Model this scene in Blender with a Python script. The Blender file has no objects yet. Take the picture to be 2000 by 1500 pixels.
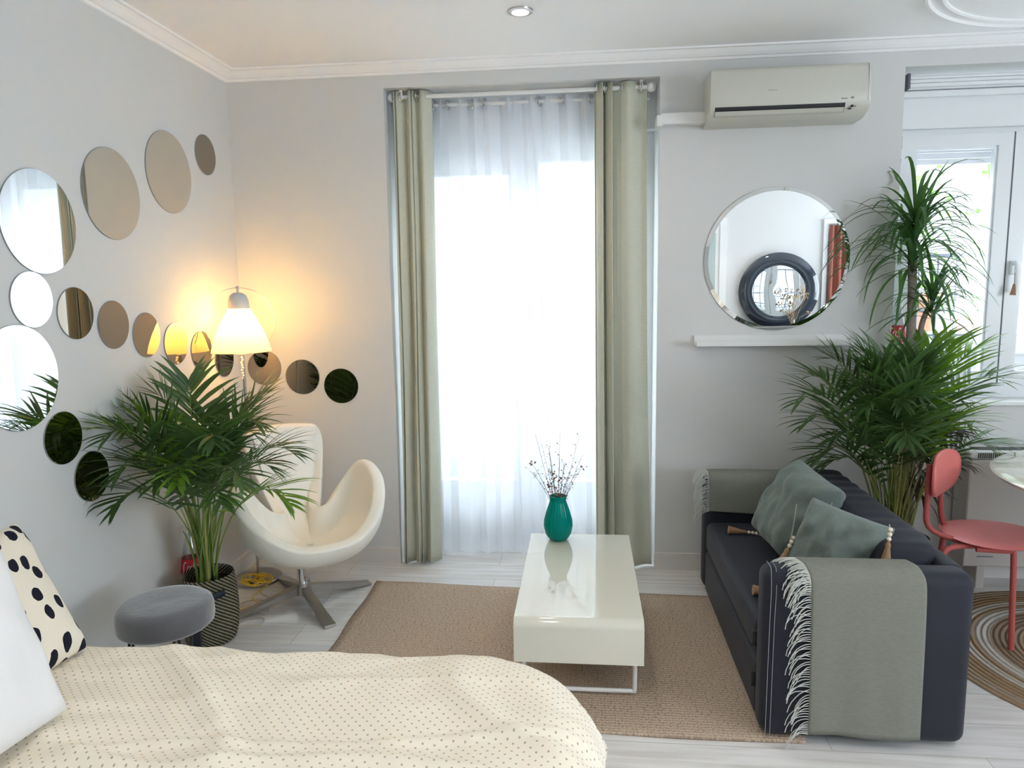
import bpy, bmesh, math, random
from mathutils import Vector, Matrix, noise
random.seed(7)
PI = math.pi
C = bpy.context.scene.collection
SC = bpy.context.scene

# ------------------------------------------------------------------ camera
cam_d = bpy.data.cameras.new('camera'); cam = bpy.data.objects.new('camera', cam_d); C.objects.link(cam)
cam_d.sensor_fit = 'HORIZONTAL'; cam_d.sensor_width = 36.0
cam_d.lens = 36.0 * 1411.9 / 2000.0
cam_d.clip_start = 0.05
R_ = Vector((0.9949432, 0.09921753, -0.01561782)); U_ = Vector((0.00207395, 0.13516764, 0.99082057)); F_ = Vector((-0.10041779, 0.98584258, -0.13427836))
cam.matrix_world = Matrix(((R_.x, U_.x, -F_.x, 0.0), (R_.y, U_.y, -F_.y, 0.0), (R_.z, U_.z, -F_.z, 1.5284), (0, 0, 0, 1)))
SC.camera = cam
# ------------------------------------------------------------------ colour management, world, lights
SC.view_settings.view_transform = 'Standard'; SC.view_settings.look = 'None'
SC.view_settings.gamma = 1.0; SC.view_settings.use_curve_mapping = False
SC.view_settings.exposure = 0.25
SC.cycles.max_bounces = 10; SC.cycles.diffuse_bounces = 6; SC.cycles.transparent_max_bounces = 16
SC.cycles.sample_clamp_indirect = 60.0; SC.cycles.caustics_reflective = False; SC.cycles.caustics_refractive = False
W = bpy.data.worlds.new('sky'); SC.world = W; W.use_nodes = True
bg = W.node_tree.nodes['Background']; bg.inputs[0].default_value = (0.80, 0.90, 1.0, 1); bg.inputs[1].default_value = 11.0

def area(name, loc, rot, sx, sy, energy, col=(1, 1, 1), portal=False):
    l = bpy.data.lights.new(name, 'AREA'); l.shape = 'RECTANGLE'; l.size = sx; l.size_y = sy; l.energy = energy; l.color = col
    if portal: l.cycles.is_portal = True
    o = bpy.data.objects.new(name, l); C.objects.link(o); o.location = loc; o.rotation_euler = rot; return o
area('door_portal', (-0.33, 4.30, 1.27), (-PI/2, 0, 0), 1.40, 2.54, 1, portal=True)
area('window_portal', (2.25, 4.05, 1.60), (-PI/2, 0, 0), 1.44, 1.32, 1, portal=True)
area('added_side_window_portal', (4.32, -0.1, 1.575), (0, PI/2, 0), 1.45, 2.5, 1, portal=True)  # portal for the unseen window added in the right wall

def spot(name, loc, energy, ang=130, col=(1, 0.88, 0.74), size=0.045):
    l = bpy.data.lights.new(name, 'SPOT'); l.energy = energy; l.color = col; l.spot_size = math.radians(ang); l.spot_blend = 0.8; l.shadow_soft_size = size
    o = bpy.data.objects.new(name, l); C.objects.link(o); o.location = loc; return o
DOWNLIGHTS = [(-0.263, 3.157), (-0.26, 1.15), (1.9, 1.15), (-0.26, -0.7), (1.9, -0.7)]  # first one is in view; the rest are unseen, added for light
for i, (x, y) in enumerate(DOWNLIGHTS):
    spot('downlight_beam', (x, y, 2.63), 12 if i == 0 else 20, 150 if i == 0 else 112)
up = spot('added_uplighter_beam', (0.75, -0.85, 1.84), 35, 155, (0.93, 0.97, 1.0), 0.12); up.rotation_euler = (PI, 0, 0)  # unseen uplighter, added to brighten the ceiling
bl = bpy.data.lights.new('lamp_bulb', 'POINT'); bl.energy = 9.5; bl.color = (1, 0.60, 0.20); bl.shadow_soft_size = 0.03
blo = bpy.data.objects.new('lamp_bulb', bl); C.objects.link(blo); blo.location = (-1.700, 3.436, 1.400)

# ------------------------------------------------------------------ materials
MATS = {}
def nn(t, typ, **k):
    n = t.nodes.new(typ)
    for a, b in k.items(): setattr(n, a, b)
    return n
def mat(name, col, rough=0.6, metal=0.0, bump=None, var=None, spec=0.5, coat=0.0, sheen=0.0, emit=None, trans=0.0, ior=1.45):
    m = bpy.data.materials.new(name); m.use_nodes = True; t = m.node_tree; b = t.nodes['Principled BSDF']
    b.inputs['Base Color'].default_value = (*col, 1); b.inputs['Roughness'].default_value = rough; b.inputs['Metallic'].default_value = metal
    b.inputs['Specular IOR Level'].default_value = spec; b.inputs['Coat Weight'].default_value = coat; b.inputs['Sheen Weight'].default_value = sheen
    b.inputs['Transmission Weight'].default_value = trans; b.inputs['IOR'].default_value = ior
    if emit: b.inputs['Emission Color'].default_value = (*emit[0], 1); b.inputs['Emission Strength'].default_value = emit[1]
    tc = nn(t, 'ShaderNodeTexCoord')
    if var:   # (scale, amount, stretch)
        mp = nn(t, 'ShaderNodeMapping'); mp.inputs['Scale'].default_value = var[2] if len(var) > 2 else (1, 1, 1)
        no = nn(t, 'ShaderNodeTexNoise'); no.inputs['Scale'].default_value = var[0]; no.inputs['Detail'].default_value = 5
        t.links.new(tc.outputs['Object'], mp.inputs[0]); t.links.new(mp.outputs[0], no.inputs['Vector'])
        r = nn(t, 'ShaderNodeMapRange'); r.inputs['From Min'].default_value = 0.3; r.inputs['From Max'].default_value = 0.7
        r.inputs['To Min'].default_value = 1 - var[1]; r.inputs['To Max'].default_value = 1 + var[1]
        t.links.new(no.outputs['Fac'], r.inputs[0])
        hs = nn(t, 'ShaderNodeHueSaturation'); hs.inputs['Color'].default_value = (*col, 1)
        t.links.new(r.outputs[0], hs.inputs['Value']); t.links.new(hs.outputs[0], b.inputs['Base Color'])
    if bump:  # (scale, strength, distance)
        no = nn(t, 'ShaderNodeTexNoise'); no.inputs['Scale'].default_value = bump[0]; no.inputs['Detail'].default_value = 4
        t.links.new(tc.outputs['Object'], no.inputs['Vector'])
        bu = nn(t, 'ShaderNodeBump'); bu.inputs['Strength'].default_value = bump[1]; bu.inputs['Distance'].default_value = bump[2]
        t.links.new(no.outputs['Fac'], bu.inputs['Height']); t.links.new(bu.outputs[0], b.inputs['Normal'])
    MATS[name] = m; return m
def math_(t, op, a, b=None):
    n = nn(t, 'ShaderNodeMath', operation=op)
    for i, v in enumerate((a, b)):
        if v is None: continue
        if isinstance(v, (int, float)): n.inputs[i].default_value = v
        else: t.links.new(v, n.inputs[i])
    return n.outputs[0]
def mixc(t, fac, a, b):
    n = nn(t, 'ShaderNodeMix', data_type='RGBA')
    if isinstance(fac, (int, float)): n.inputs[0].default_value = fac
    else: t.links.new(fac, n.inputs[0])
    for i, v in ((6, a), (7, b)):
        if isinstance(v, tuple): n.inputs[i].default_value = (*v, 1)
        else: t.links.new(v, n.inputs[i])
    return n.outputs[2]

M_wall = mat('wall_paint', (0.67, 0.67, 0.66), 0.75, bump=(180, 0.06, 0.002))
M_ceil = mat('ceiling_paint', (0.93, 0.93, 0.93), 0.85)
M_trim = mat('white_gloss_trim', (0.80, 0.80, 0.79), 0.35)
M_base = mat('baseboard_paint', (0.72, 0.69, 0.66), 0.45)
M_pvc = mat('white_window_plastic', (0.80, 0.82, 0.84), 0.3)
M_white = mat('glossy_white_lacquer', (0.74, 0.72, 0.62), 0.07, spec=0.6, coat=0.5)
M_ac = mat('cream_plastic', (0.60, 0.59, 0.52), 0.35)
M_black = mat('black_slot', (0.015, 0.016, 0.02), 0.5)
M_grey = mat('grey_mark', (0.28, 0.28, 0.28), 0.5)
M_chrome = mat('brushed_steel', (0.52, 0.50, 0.47), 0.28, 1.0)
M_steel = mat('polished_steel', (0.75, 0.75, 0.77), 0.12, 1.0)
M_blackmetal = mat('black_metal', (0.02, 0.02, 0.022), 0.4)
M_leather = mat('white_leather', (0.86, 0.84, 0.76), 0.38, bump=(260, 0.12, 0.002))
M_sofa = mat('charcoal_navy_fabric', (0.017, 0.018, 0.028), 0.60, bump=(900, 0.25, 0.002), spec=0.30, sheen=0.07, var=(4, 0.10))
M_stitch = mat('light_stitching', (0.32, 0.34, 0.37), 0.8)
M_throw = mat('sage_grey_wool', (0.205, 0.208, 0.176), 0.95, bump=(500, 0.4, 0.002), var=(60, 0.06, (1.0, 1, 3.0)))
M_fringe = mat('pale_fringe_yarn', (0.58, 0.59, 0.55), 0.95)
M_cush = mat('sage_grey_cotton', (0.150, 0.185, 0.168), 0.9, bump=(22, 0.35, 0.02), sheen=0.15)
M_tassel = mat('jute_tassel', (0.33, 0.20, 0.11), 0.9, bump=(300, 0.6, 0.003))
M_bead = mat('pale_wooden_bead', (0.78, 0.70, 0.55), 0.5)
M_cord = mat('grey_cord', (0.35, 0.34, 0.30), 0.8)
M_curtain = mat('sage_curtain_linen', (0.56, 0.565, 0.465), 0.85, bump=(400, 0.25, 0.002), var=(40, 0.05, (1, 1, 8)))
M_velvet = mat('grey_velvet', (0.105, 0.103, 0.112), 0.75, sheen=0.9, var=(5, 0.22), bump=(14, 0.2, 0.02))
M_red = mat('coral_red_metal', (0.48, 0.10, 0.09), 0.45)
M_redseat = mat('coral_red_plastic', (0.88, 0.27, 0.27), 0.33)
M_heater = mat('heater_enamel', (0.62, 0.585, 0.56), 0.45)
M_soil = mat('dark_soil', (0.025, 0.016, 0.012), 0.95, bump=(60, 1, 0.01))
M_leaf = mat('palm_leaf', (0.062, 0.118, 0.040), 0.38, var=(6, 0.4))
M_leafy = mat('young_palm_leaf', (0.13, 0.26, 0.03), 0.4, var=(6, 0.3))
M_stem = mat('palm_stem', (0.17, 0.26, 0.05), 0.5, var=(10, 0.3))
M_stemy = mat('yellowing_palm_stem', (0.30, 0.30, 0.09), 0.55, var=(10, 0.3))
M_dry = mat('withered_leaf', (0.055, 0.04, 0.025), 0.7)
M_drac = mat('strap_leaf', (0.050, 0.115, 0.045), 0.35, var=(8, 0.35))
M_bark = mat('grey_brown_bark', (0.30, 0.25, 0.215), 0.9, bump=(60, 0.6, 0.004), var=(50, 0.25, (1, 1, 5)))
M_pot = mat('grey_ceramic', (0.30, 0.31, 0.32), 0.4)
M_dried = mat('dried_stem', (0.10, 0.065, 0.055), 0.9)
M_bud = mat('dried_bud', (0.22, 0.13, 0.09), 0.9)
M_petal = mat('dried_petal', (0.46, 0.33, 0.19), 0.9)
M_yellow = mat('yellow_cable', (0.75, 0.50, 0.03), 0.45)
M_clearcable = mat('pale_cable', (0.55, 0.48, 0.36), 0.4)
M_redlabel = mat('red_label', (0.62, 0.02, 0.05), 0.45)
M_lwhite = mat('white_print', (0.85, 0.85, 0.83), 0.5)
M_pillow = mat('white_cotton', (0.78, 0.78, 0.79), 0.85, bump=(7, 0.3, 0.03))
M_terra = mat('terracotta', (0.42, 0.19, 0.11), 0.8)
M_out = mat('pale_render', (0.34, 0.335, 0.33), 0.9, var=(2, 0.05))
M_outleaf = mat('creeper_leaf', (0.13, 0.27, 0.05), 0.5, var=(3, 0.3))
M_rail = mat('grey_railing_paint', (0.10, 0.11, 0.135), 0.5)
M_redwood = mat('russet_curtain', (0.30, 0.10, 0.07), 0.8, var=(6, 0.3, (6, 6, 0.2)))
M_paleglass = mat('pale_green_glass', (0.45, 0.52, 0.50), 0.15)
M_bedbase = mat('bed_fabric', (0.55, 0.52, 0.47), 0.9)
M_shutter = mat('shutter_slat', (0.80, 0.78, 0.80), 0.4)

def glassy(name, col, tr):
    m = bpy.data.materials.new(name); m.use_nodes = True; t = m.node_tree; t.nodes.clear()
    o = nn(t, 'ShaderNodeOutputMaterial'); mx = nn(t, 'ShaderNodeMixShader'); a = nn(t, 'ShaderNodeBsdfTransparent'); g = nn(t, 'ShaderNodeBsdfGlossy')
    a.inputs[0].default_value = (*col, 1); g.inputs['Roughness'].default_value = 0.02; mx.inputs[0].default_value = tr
    t.links.new(a.outputs[0], mx.inputs[1]); t.links.new(g.outputs[0], mx.inputs[2]); t.links.new(mx.outputs[0], o.inputs[0]); return m
M_pane = glassy('window_glass', (0.97, 0.985, 0.99), 0.04)
M_bottleglass = glassy('clear_bottle_glass', (0.86, 0.90, 0.90), 0.16)
def tealglass():
    m = mat('teal_glass', (0.0, 0.36, 0.30), 0.06, spec=0.6, trans=0.35, ior=1.2); return m
M_teal = tealglass()
def sheer():
    m = bpy.data.materials.new('white_voile'); m.use_nodes = True; t = m.node_tree; t.nodes.clear()
    o = nn(t, 'ShaderNodeOutputMaterial'); tr = nn(t, 'ShaderNodeBsdfTransparent'); tl = nn(t, 'ShaderNodeBsdfTranslucent'); df = nn(t, 'ShaderNodeBsdfDiffuse')
    tl.inputs[0].default_value = (0.93, 0.95, 0.98, 1); df.inputs[0].default_value = (0.93, 0.95, 0.98, 1)
    m1 = nn(t, 'ShaderNodeMixShader'); m1.inputs[0].default_value = 0.35; m2 = nn(t, 'ShaderNodeMixShader'); m2.inputs[0].default_value = 0.82
    t.links.new(tl.outputs[0], m1.inputs[1]); t.links.new(df.outputs[0], m1.inputs[2])
    t.links.new(tr.outputs[0], m2.inputs[1]); t.links.new(m1.outputs[0], m2.inputs[2]); t.links.new(m2.outputs[0], o.inputs[0]); return m
M_sheer = sheer()
def shade():
    m = bpy.data.materials.new('opal_glass'); m.use_nodes = True; t = m.node_tree; t.nodes.clear()
    o = nn(t, 'ShaderNodeOutputMaterial'); tl = nn(t, 'ShaderNodeBsdfTranslucent'); df = nn(t, 'ShaderNodeBsdfDiffuse')
    tl.inputs[0].default_value = (0.92, 0.80, 0.56, 1); df.inputs[0].default_value = (0.88, 0.80, 0.62, 1)
    m1 = nn(t, 'ShaderNodeMixShader'); m1.inputs[0].default_value = 0.28
    t.links.new(tl.outputs[0], m1.inputs[1]); t.links.new(df.outputs[0], m1.inputs[2]); t.links.new(m1.outputs[0], o.inputs[0]); return m
M_shade = shade()
def leaftrans(m, col):    # leaves let some light through
    t = m.node_tree; b = t.nodes['Principled BSDF']; o = t.nodes['Material Output']
    tl = nn(t, 'ShaderNodeBsdfTranslucent'); tl.inputs[0].default_value = (*col, 1)
    mx = nn(t, 'ShaderNodeMixShader'); mx.inputs[0].default_value = 0.25
    t.links.new(b.outputs[0], mx.inputs[1]); t.links.new(tl.outputs[0], mx.inputs[2]); t.links.new(mx.outputs[0], o.inputs[0])
leaftrans(M_leaf, (0.14, 0.30, 0.05)); leaftrans(M_leafy, (0.35, 0.62, 0.05)); leaftrans(M_drac, (0.16, 0.38, 0.05)); leaftrans(M_outleaf, (0.25, 0.45, 0.08))

def mirror(name, col):
    return mat(name, col, 0.0, 1.0)
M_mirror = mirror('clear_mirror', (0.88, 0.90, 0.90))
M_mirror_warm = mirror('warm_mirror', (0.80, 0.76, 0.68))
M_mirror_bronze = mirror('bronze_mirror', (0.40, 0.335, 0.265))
M_edge = mat('mirror_edge', (0.25, 0.25, 0.24), 0.3)
M_darkglass = mat('dark_glass', (0.02, 0.03, 0.045), 0.03, coat=1.0)

def floor_mat():
    m = mat('whitewashed_planks', (0.6, 0.6, 0.6), 0.22); t = m.node_tree; b = t.nodes['Principled BSDF']
    tc = nn(t, 'ShaderNodeTexCoord')
    br = nn(t, 'ShaderNodeTexBrick'); br.offset = 0.37; br.inputs['Scale'].default_value = 1.0
    br.inputs['Brick Width'].default_value = 1.28; br.inputs['Row Height'].default_value = 0.19; br.inputs['Mortar Size'].default_value = 0.0012
    br.inputs['Color1'].default_value = (0.80, 0.78, 0.76, 1); br.inputs['Color2'].default_value = (0.70, 0.70, 0.70, 1); br.inputs['Mortar'].default_value = (0.36, 0.34, 0.32, 1)
    t.links.new(tc.outputs['Object'], br.inputs['Vector'])
    mp = nn(t, 'ShaderNodeMapping'); mp.inputs['Scale'].default_value = (1.2, 16, 1); no = nn(t, 'ShaderNodeTexNoise'); no.inputs['Scale'].default_value = 2.2; no.inputs['Detail'].default_value = 6; no.inputs['Distortion'].default_value = 0.4
    t.links.new(tc.outputs['Object'], mp.inputs[0]); t.links.new(mp.outputs[0], no.inputs['Vector'])
    r = nn(t, 'ShaderNodeMapRange'); r.inputs['From Min'].default_value = 0.38; r.inputs['From Max'].default_value = 0.66
    t.links.new(no.outputs['Fac'], r.inputs[0])
    c = mixc(t, math_(t, 'MULTIPLY', r.outputs[0], 0.55), br.outputs['Color'], (0.54, 0.50, 0.465))
    t.links.new(c, b.inputs['Base Color']); return m
M_floor = floor_mat()
def jute_mat():
    m = mat('woven_jute', (0.4, 0.3, 0.2), 0.95, spec=0.1); t = m.node_tree; b = t.nodes['Principled BSDF']
    tc = nn(t, 'ShaderNodeTexCoord')
    mq = nn(t, 'ShaderNodeMapping'); mq.inputs['Scale'].default_value = (85, 150, 1); t.links.new(tc.outputs['Object'], mq.inputs[0])
    vo = nn(t, 'ShaderNodeTexVoronoi'); vo.voronoi_dimensions = '2D'; vo.inputs['Scale'].default_value = 1.0; vo.inputs['Randomness'].default_value = 0.75; t.links.new(mq.outputs[0], vo.inputs['Vector'])
    sp = nn(t, 'ShaderNodeSeparateXYZ'); t.links.new(tc.outputs['Object'], sp.inputs[0])
    rw = math_(t, 'MULTIPLY', math_(t, 'ADD', math_(t, 'SINE', math_(t, 'MULTIPLY', sp.outputs[1], 420.0)), 1.0), 0.22)
    f = math_(t, 'SUBTRACT', math_(t, 'SUBTRACT', 1.05, math_(t, 'MULTIPLY', vo.outputs['Distance'], 1.15)), rw)
    n2 = nn(t, 'ShaderNodeTexNoise'); n2.inputs['Scale'].default_value = 140; n2.inputs['Detail'].default_value = 3; t.links.new(tc.outputs['Object'], n2.inputs['Vector'])
    mp = nn(t, 'ShaderNodeMapping'); mp.inputs['Scale'].default_value = (1, 9, 1); n3 = nn(t, 'ShaderNodeTexNoise'); n3.inputs['Scale'].default_value = 3
    t.links.new(tc.outputs['Object'], mp.inputs[0]); t.links.new(mp.outputs[0], n3.inputs['Vector'])
    c1 = mixc(t, f, (0.19, 0.13, 0.09), (0.76, 0.60, 0.46))
    c2 = mixc(t, math_(t, 'MULTIPLY', n2.outputs['Fac'], 0.45), c1, (0.78, 0.63, 0.49))
    c3 = mixc(t, math_(t, 'MULTIPLY', n3.outputs['Fac'], 0.5), c2, (0.46, 0.35, 0.26))
    t.links.new(c3, b.inputs['Base Color'])
    bu = nn(t, 'ShaderNodeBump'); bu.inputs['Strength'].default_value = 0.6; bu.inputs['Distance'].default_value = 0.004
    t.links.new(math_(t, 'ADD', f, n2.outputs['Fac']), bu.inputs['Height']); t.links.new(bu.outputs[0], b.inputs['Normal']); return m
M_jute = jute_mat()
def spiral_mat():
    m = mat('braided_rings', (0.4, 0.3, 0.2), 0.95, spec=0.1); t = m.node_tree; b = t.nodes['Principled BSDF']
    tc = nn(t, 'ShaderNodeTexCoord'); ln = nn(t, 'ShaderNodeVectorMath', operation='LENGTH'); t.links.new(tc.outputs['Object'], ln.inputs[0])
    rr = ln.outputs['Value']
    ring = math_(t, 'SINE', math_(t, 'MULTIPLY', rr, 2*PI/0.022))
    cr = nn(t, 'ShaderNodeValToRGB'); cr.color_ramp.interpolation = 'CONSTANT'
    e = cr.color_ramp.elements; e[0].position = 0; e[0].color = (0.66, 0.60, 0.52, 1); e[1].position = 0.10; e[1].color = (0.35, 0.24, 0.16, 1)
    for p_, c_ in ((0.22, (0.66, 0.62, 0.56)), (0.34, (0.36, 0.27, 0.19)), (0.50, (0.30, 0.22, 0.16)), (0.62, (0.68, 0.66, 0.60)), (0.70, (0.40, 0.29, 0.18)), (0.74, (0.66, 0.62, 0.54)), (0.79, (0.42, 0.29, 0.17)), (0.90, (0.46, 0.36, 0.26)), (0.96, (0.40, 0.28, 0.17))):
        x = e.new(p_); x.color = (*c_, 1)
    t.links.new(math_(t, 'DIVIDE', rr, 0.68), cr.inputs[0])
    no = nn(t, 'ShaderNodeTexNoise'); no.inputs['Scale'].default_value = 90; t.links.new(tc.outputs['Object'], no.inputs['Vector'])
    c = mixc(t, math_(t, 'MULTIPLY', no.outputs['Fac'], 0.45), cr.outputs[0], (0.25, 0.17, 0.11))
    t.links.new(c, b.inputs['Base Color'])
    bu = nn(t, 'ShaderNodeBump'); bu.inputs['Strength'].default_value = 0.9; bu.inputs['Distance'].default_value = 0.005
    t.links.new(math_(t, 'ADD', ring, no.outputs['Fac']), bu.inputs['Height']); t.links.new(bu.outputs[0], b.inputs['Normal']); return m
M_spiral = spiral_mat()
def dots_mat():
    m = mat('cream_dotted_cotton', (0.8, 0.74, 0.6), 0.9, spec=0.2); t = m.node_tree; b = t.nodes['Principled BSDF']
    tc = nn(t, 'ShaderNodeTexCoord'); outs = []
    for off in ((0, 0, 0), (0.5, 0.5, 0)):
        mp = nn(t, 'ShaderNodeMapping'); mp.inputs['Scale'].default_value = (1/0.0255, 1/0.0255, 0); mp.inputs['Location'].default_value = off
        t.links.new(tc.outputs['UV'], mp.inputs[0])
        fr = nn(t, 'ShaderNodeVectorMath', operation='FRACTION'); t.links.new(mp.outputs[0], fr.inputs[0])
        sb = nn(t, 'ShaderNodeVectorMath', operation='SUBTRACT'); sb.inputs[1].default_value = (0.5, 0.5, 0); t.links.new(fr.outputs[0], sb.inputs[0])
        ln = nn(t, 'ShaderNodeVectorMath', operation='LENGTH'); t.links.new(sb.outputs[0], ln.inputs[0])
        outs.append(math_(t, 'LESS_THAN', ln.outputs['Value'], 0.098))
    f = math_(t, 'MULTIPLY', math_(t, 'MAXIMUM', outs[0], outs[1]), 0.8)
    t.links.new(mixc(t, f, (0.90, 0.825, 0.69), (0.38, 0.32, 0.27)), b.inputs['Base Color'])
    no = nn(t, 'ShaderNodeTexNoise'); no.inputs['Scale'].default_value = 9; no.inputs['Detail'].default_value = 3; t.links.new(tc.outputs['Object'], no.inputs['Vector'])
    bu = nn(t, 'ShaderNodeBump'); bu.inputs['Strength'].default_value = 0.35; bu.inputs['Distance'].default_value = 0.02
    t.links.new(no.outputs['Fac'], bu.inputs['Height']); t.links.new(bu.outputs[0], b.inputs['Normal']); return m
M_dots = dots_mat()
def spots_mat():
    m = mat('spotted_cotton', (0.8, 0.74, 0.6), 0.9, spec=0.2); t = m.node_tree; b = t.nodes['Principled BSDF']
    tc = nn(t, 'ShaderNodeTexCoord'); no = nn(t, 'ShaderNodeTexNoise'); no.inputs['Scale'].default_value = 26; t.links.new(tc.outputs['UV'], no.inputs['Vector'])
    ad = nn(t, 'ShaderNodeVectorMath', operation='MULTIPLY_ADD'); ad.inputs[1].default_value = (0.016, 0.016, 0); t.links.new(no.outputs['Color'], ad.inputs[0]); t.links.new(tc.outputs['UV'], ad.inputs[2])
    mp = nn(t, 'ShaderNodeMapping'); mp.inputs['Scale'].default_value = (15.5, 12.5, 1); mp.inputs['Rotation'].default_value = (0, 0, 0.3); t.links.new(ad.outputs[0], mp.inputs[0])
    vo = nn(t, 'ShaderNodeTexVoronoi'); vo.voronoi_dimensions = '2D'; vo.inputs['Scale'].default_value = 1.0; vo.inputs['Randomness'].default_value = 0.55; t.links.new(mp.outputs[0], vo.inputs['Vector'])
    f = math_(t, 'LESS_THAN', vo.outputs['Distance'], 0.27)
    t.links.new(mixc(t, f, (0.80, 0.74, 0.62), (0.012, 0.012, 0.022)), b.inputs['Base Color']); return m
M_spots = spots_mat()
def basket_mat():
    m = mat('striped_seagrass', (0.4, 0.3, 0.2), 0.9, spec=0.15); t = m.node_tree; b = t.nodes['Principled BSDF']
    tc = nn(t, 'ShaderNodeTexCoord'); sep = nn(t, 'ShaderNodeSeparateXYZ'); t.links.new(tc.outputs['UV'], sep.inputs[0])
    a = math_(t, 'ADD', math_(t, 'MULTIPLY', sep.outputs[0], 2*PI*34), math_(t, 'MULTIPLY', sep.outputs[1], 2*PI*62))
    f = math_(t, 'GREATER_THAN', math_(t, 'SINE', a), 0.0)
    tw = math_(t, 'SINE', math_(t, 'ADD', math_(t, 'MULTIPLY', sep.outputs[0], 2*PI*90), a))
    c = mixc(t, f, (0.50, 0.42, 0.27), (0.035, 0.045, 0.045))
    t.links.new(mixc(t, math_(t, 'MULTIPLY', math_(t, 'ADD', tw, 1.0), 0.18), c, (0.16, 0.12, 0.08)), b.inputs['Base Color'])
    bu = nn(t, 'ShaderNodeBump'); bu.inputs['Strength'].default_value = 0.8; bu.inputs['Distance'].default_value = 0.005
    t.links.new(math_(t, 'ADD', math_(t, 'SINE', a), tw), bu.inputs['Height']); t.links.new(bu.outputs[0], b.inputs['Normal']); return m
M_basket = basket_mat()

# ------------------------------------------------------------------ geometry helpers (world coordinates, shifted when linked)
class MB:
    def __init__(s): s.b = bmesh.new(); s.uv = None
    def verts(s, vs): return [s.b.verts.new(v) for v in vs]
    def face(s, vs):
        try: return s.b.faces.new(vs)
        except ValueError: return None
    def box(s, lo, hi, r=0.0, seg=3):
        g = bmesh.ops.create_cube(s.b, size=1.0)['verts']
        for v in g:
            v.co = Vector([(lo[i]+hi[i])/2 + v.co[i]*(hi[i]-lo[i]) for i in range(3)])
        if r > 0:
            ed = set(e for v in g for e in v.link_edges)
            bmesh.ops.bevel(s.b, geom=list(ed), offset=r, segments=seg, affect='EDGES', profile=0.5)
        return s
    def grid(s, fn, nu, nv, uvfn=None, closeu=False):
        V = [[s.b.verts.new(fn(i/nu, j/nv)) for j in range(nv+1)] for i in range(nu + (0 if closeu else 1))]
        L = s.b.loops.layers.uv.verify() if uvfn else None
        n = len(V)
        for i in range(nu):
            for j in range(nv):
                q = [(i, j), (i+1, j), (i+1, j+1), (i, j+1)]
                f = s.face([V[a % n][b_] for a, b_ in q])
                if f and L:
                    for lp, (a, b_) in zip(f.loops, q): lp[L].uv = uvfn(a/nu, b_/nv)
        return s
    def tube(s, pts, r, n=8, cap=True):
        pts = [Vector(p) for p in pts]; rings = []
        rr = r if isinstance(r, (list, tuple)) else [r]*len(pts)
        up = None
        for i, p in enumerate(pts):
            t = (pts[min(i+1, len(pts)-1)] - pts[max(i-1, 0)])
            if t.length < 1e-9: t = Vector((0, 0, 1))
            t.normalize()
            if up is None: up = t.orthogonal().normalized()
            up = (up - t*up.dot(t)); up = up.normalized() if up.length > 1e-6 else t.orthogonal().normalized()
            w = t.cross(up)
            rings.append([s.b.verts.new(p + (up*math.cos(2*PI*k/n) + w*math.sin(2*PI*k/n))*rr[i]) for k in range(n)])
        for a, b_ in zip(rings, rings[1:]):
            for k in range(n): s.face([a[k], a[(k+1) % n], b_[(k+1) % n], b_[k]])
        if cap: s.face(rings[0][::-1]); s.face(rings[-1])
        return s
    def lathe(s, prof, c, n=40, axis='z', uv=False, cap=False):
        c = Vector(c); L = s.b.loops.layers.uv.verify() if uv else None
        def P(r, h, k):
            a = 2*PI*k/n
            if axis == 'z': return c + Vector((r*math.cos(a), r*math.sin(a), h))
            if axis == 'x': return c + Vector((h, r*math.cos(a), r*math.sin(a)))
            return c + Vector((r*math.cos(a), h, r*math.sin(a)))
        rings = [[s.b.verts.new(P(r, h, k)) for k in range(n)] for r, h in prof]
        for i, (a, b_) in enumerate(zip(rings, rings[1:])):
            for k in range(n):
                f = s.face([a[k], a[(k+1) % n], b_[(k+1) % n], b_[k]])
                if f and L:
                    for lp, (kk, ii) in zip(f.loops, ((k, i), (k+1, i), (k+1, i+1), (k, i+1))): lp[L].uv = (kk/n, prof[ii][1])
        if cap: s.face(rings[0][::-1]); s.face(rings[-1])
        return s
    def sphere(s, c, r, seg=8):
        g = bmesh.ops.create_uvsphere(s.b, u_segments=seg, v_segments=max(4, seg//2+1), radius=r)['verts']
        for v in g: v.co += Vector(c)
        return s
    def xf(s, m): bmesh.ops.transform(s.b, matrix=m, verts=s.b.verts); return s

def build(name, mb, m, parent=None, loc=None, smooth=True, sub=0, solid=0.0, weld=False):
    if weld: bmesh.ops.remove_doubles(mb.b, verts=mb.b.verts, dist=1e-5)
    bmesh.ops.recalc_face_normals(mb.b, faces=mb.b.faces)
    me = bpy.data.meshes.new(name)
    org = Vector(loc) if loc is not None else Vector((0, 0, 0))
    if parent is not None:
        o_ = parent
        org = Vector((0, 0, 0))
        while o_ is not None: org += o_.location; o_ = o_.parent
        shift = org
    else: shift = org
    bmesh.ops.translate(mb.b, verts=mb.b.verts, vec=-shift)
    mb.b.to_mesh(me); mb.b.free()
    for p in me.polygons: p.use_smooth = smooth
    ms = m if isinstance(m, list) else [m]
    for q in ms: me.materials.append(q)
    o = bpy.data.objects.new(name, me); C.objects.link(o)
    if parent is not None: o.parent = parent
    else: o.location = org
    if smooth and not sub:
        md = o.modifiers.new('edge_split', 'EDGE_SPLIT'); md.split_angle = math.radians(42)
    if solid:
        md = o.modifiers.new('thickness', 'SOLIDIFY'); md.thickness = solid; md.offset = 0
    if sub:
        md = o.modifiers.new('smooth', 'SUBSURF'); md.levels = sub; md.render_levels = sub
    return o
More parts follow.
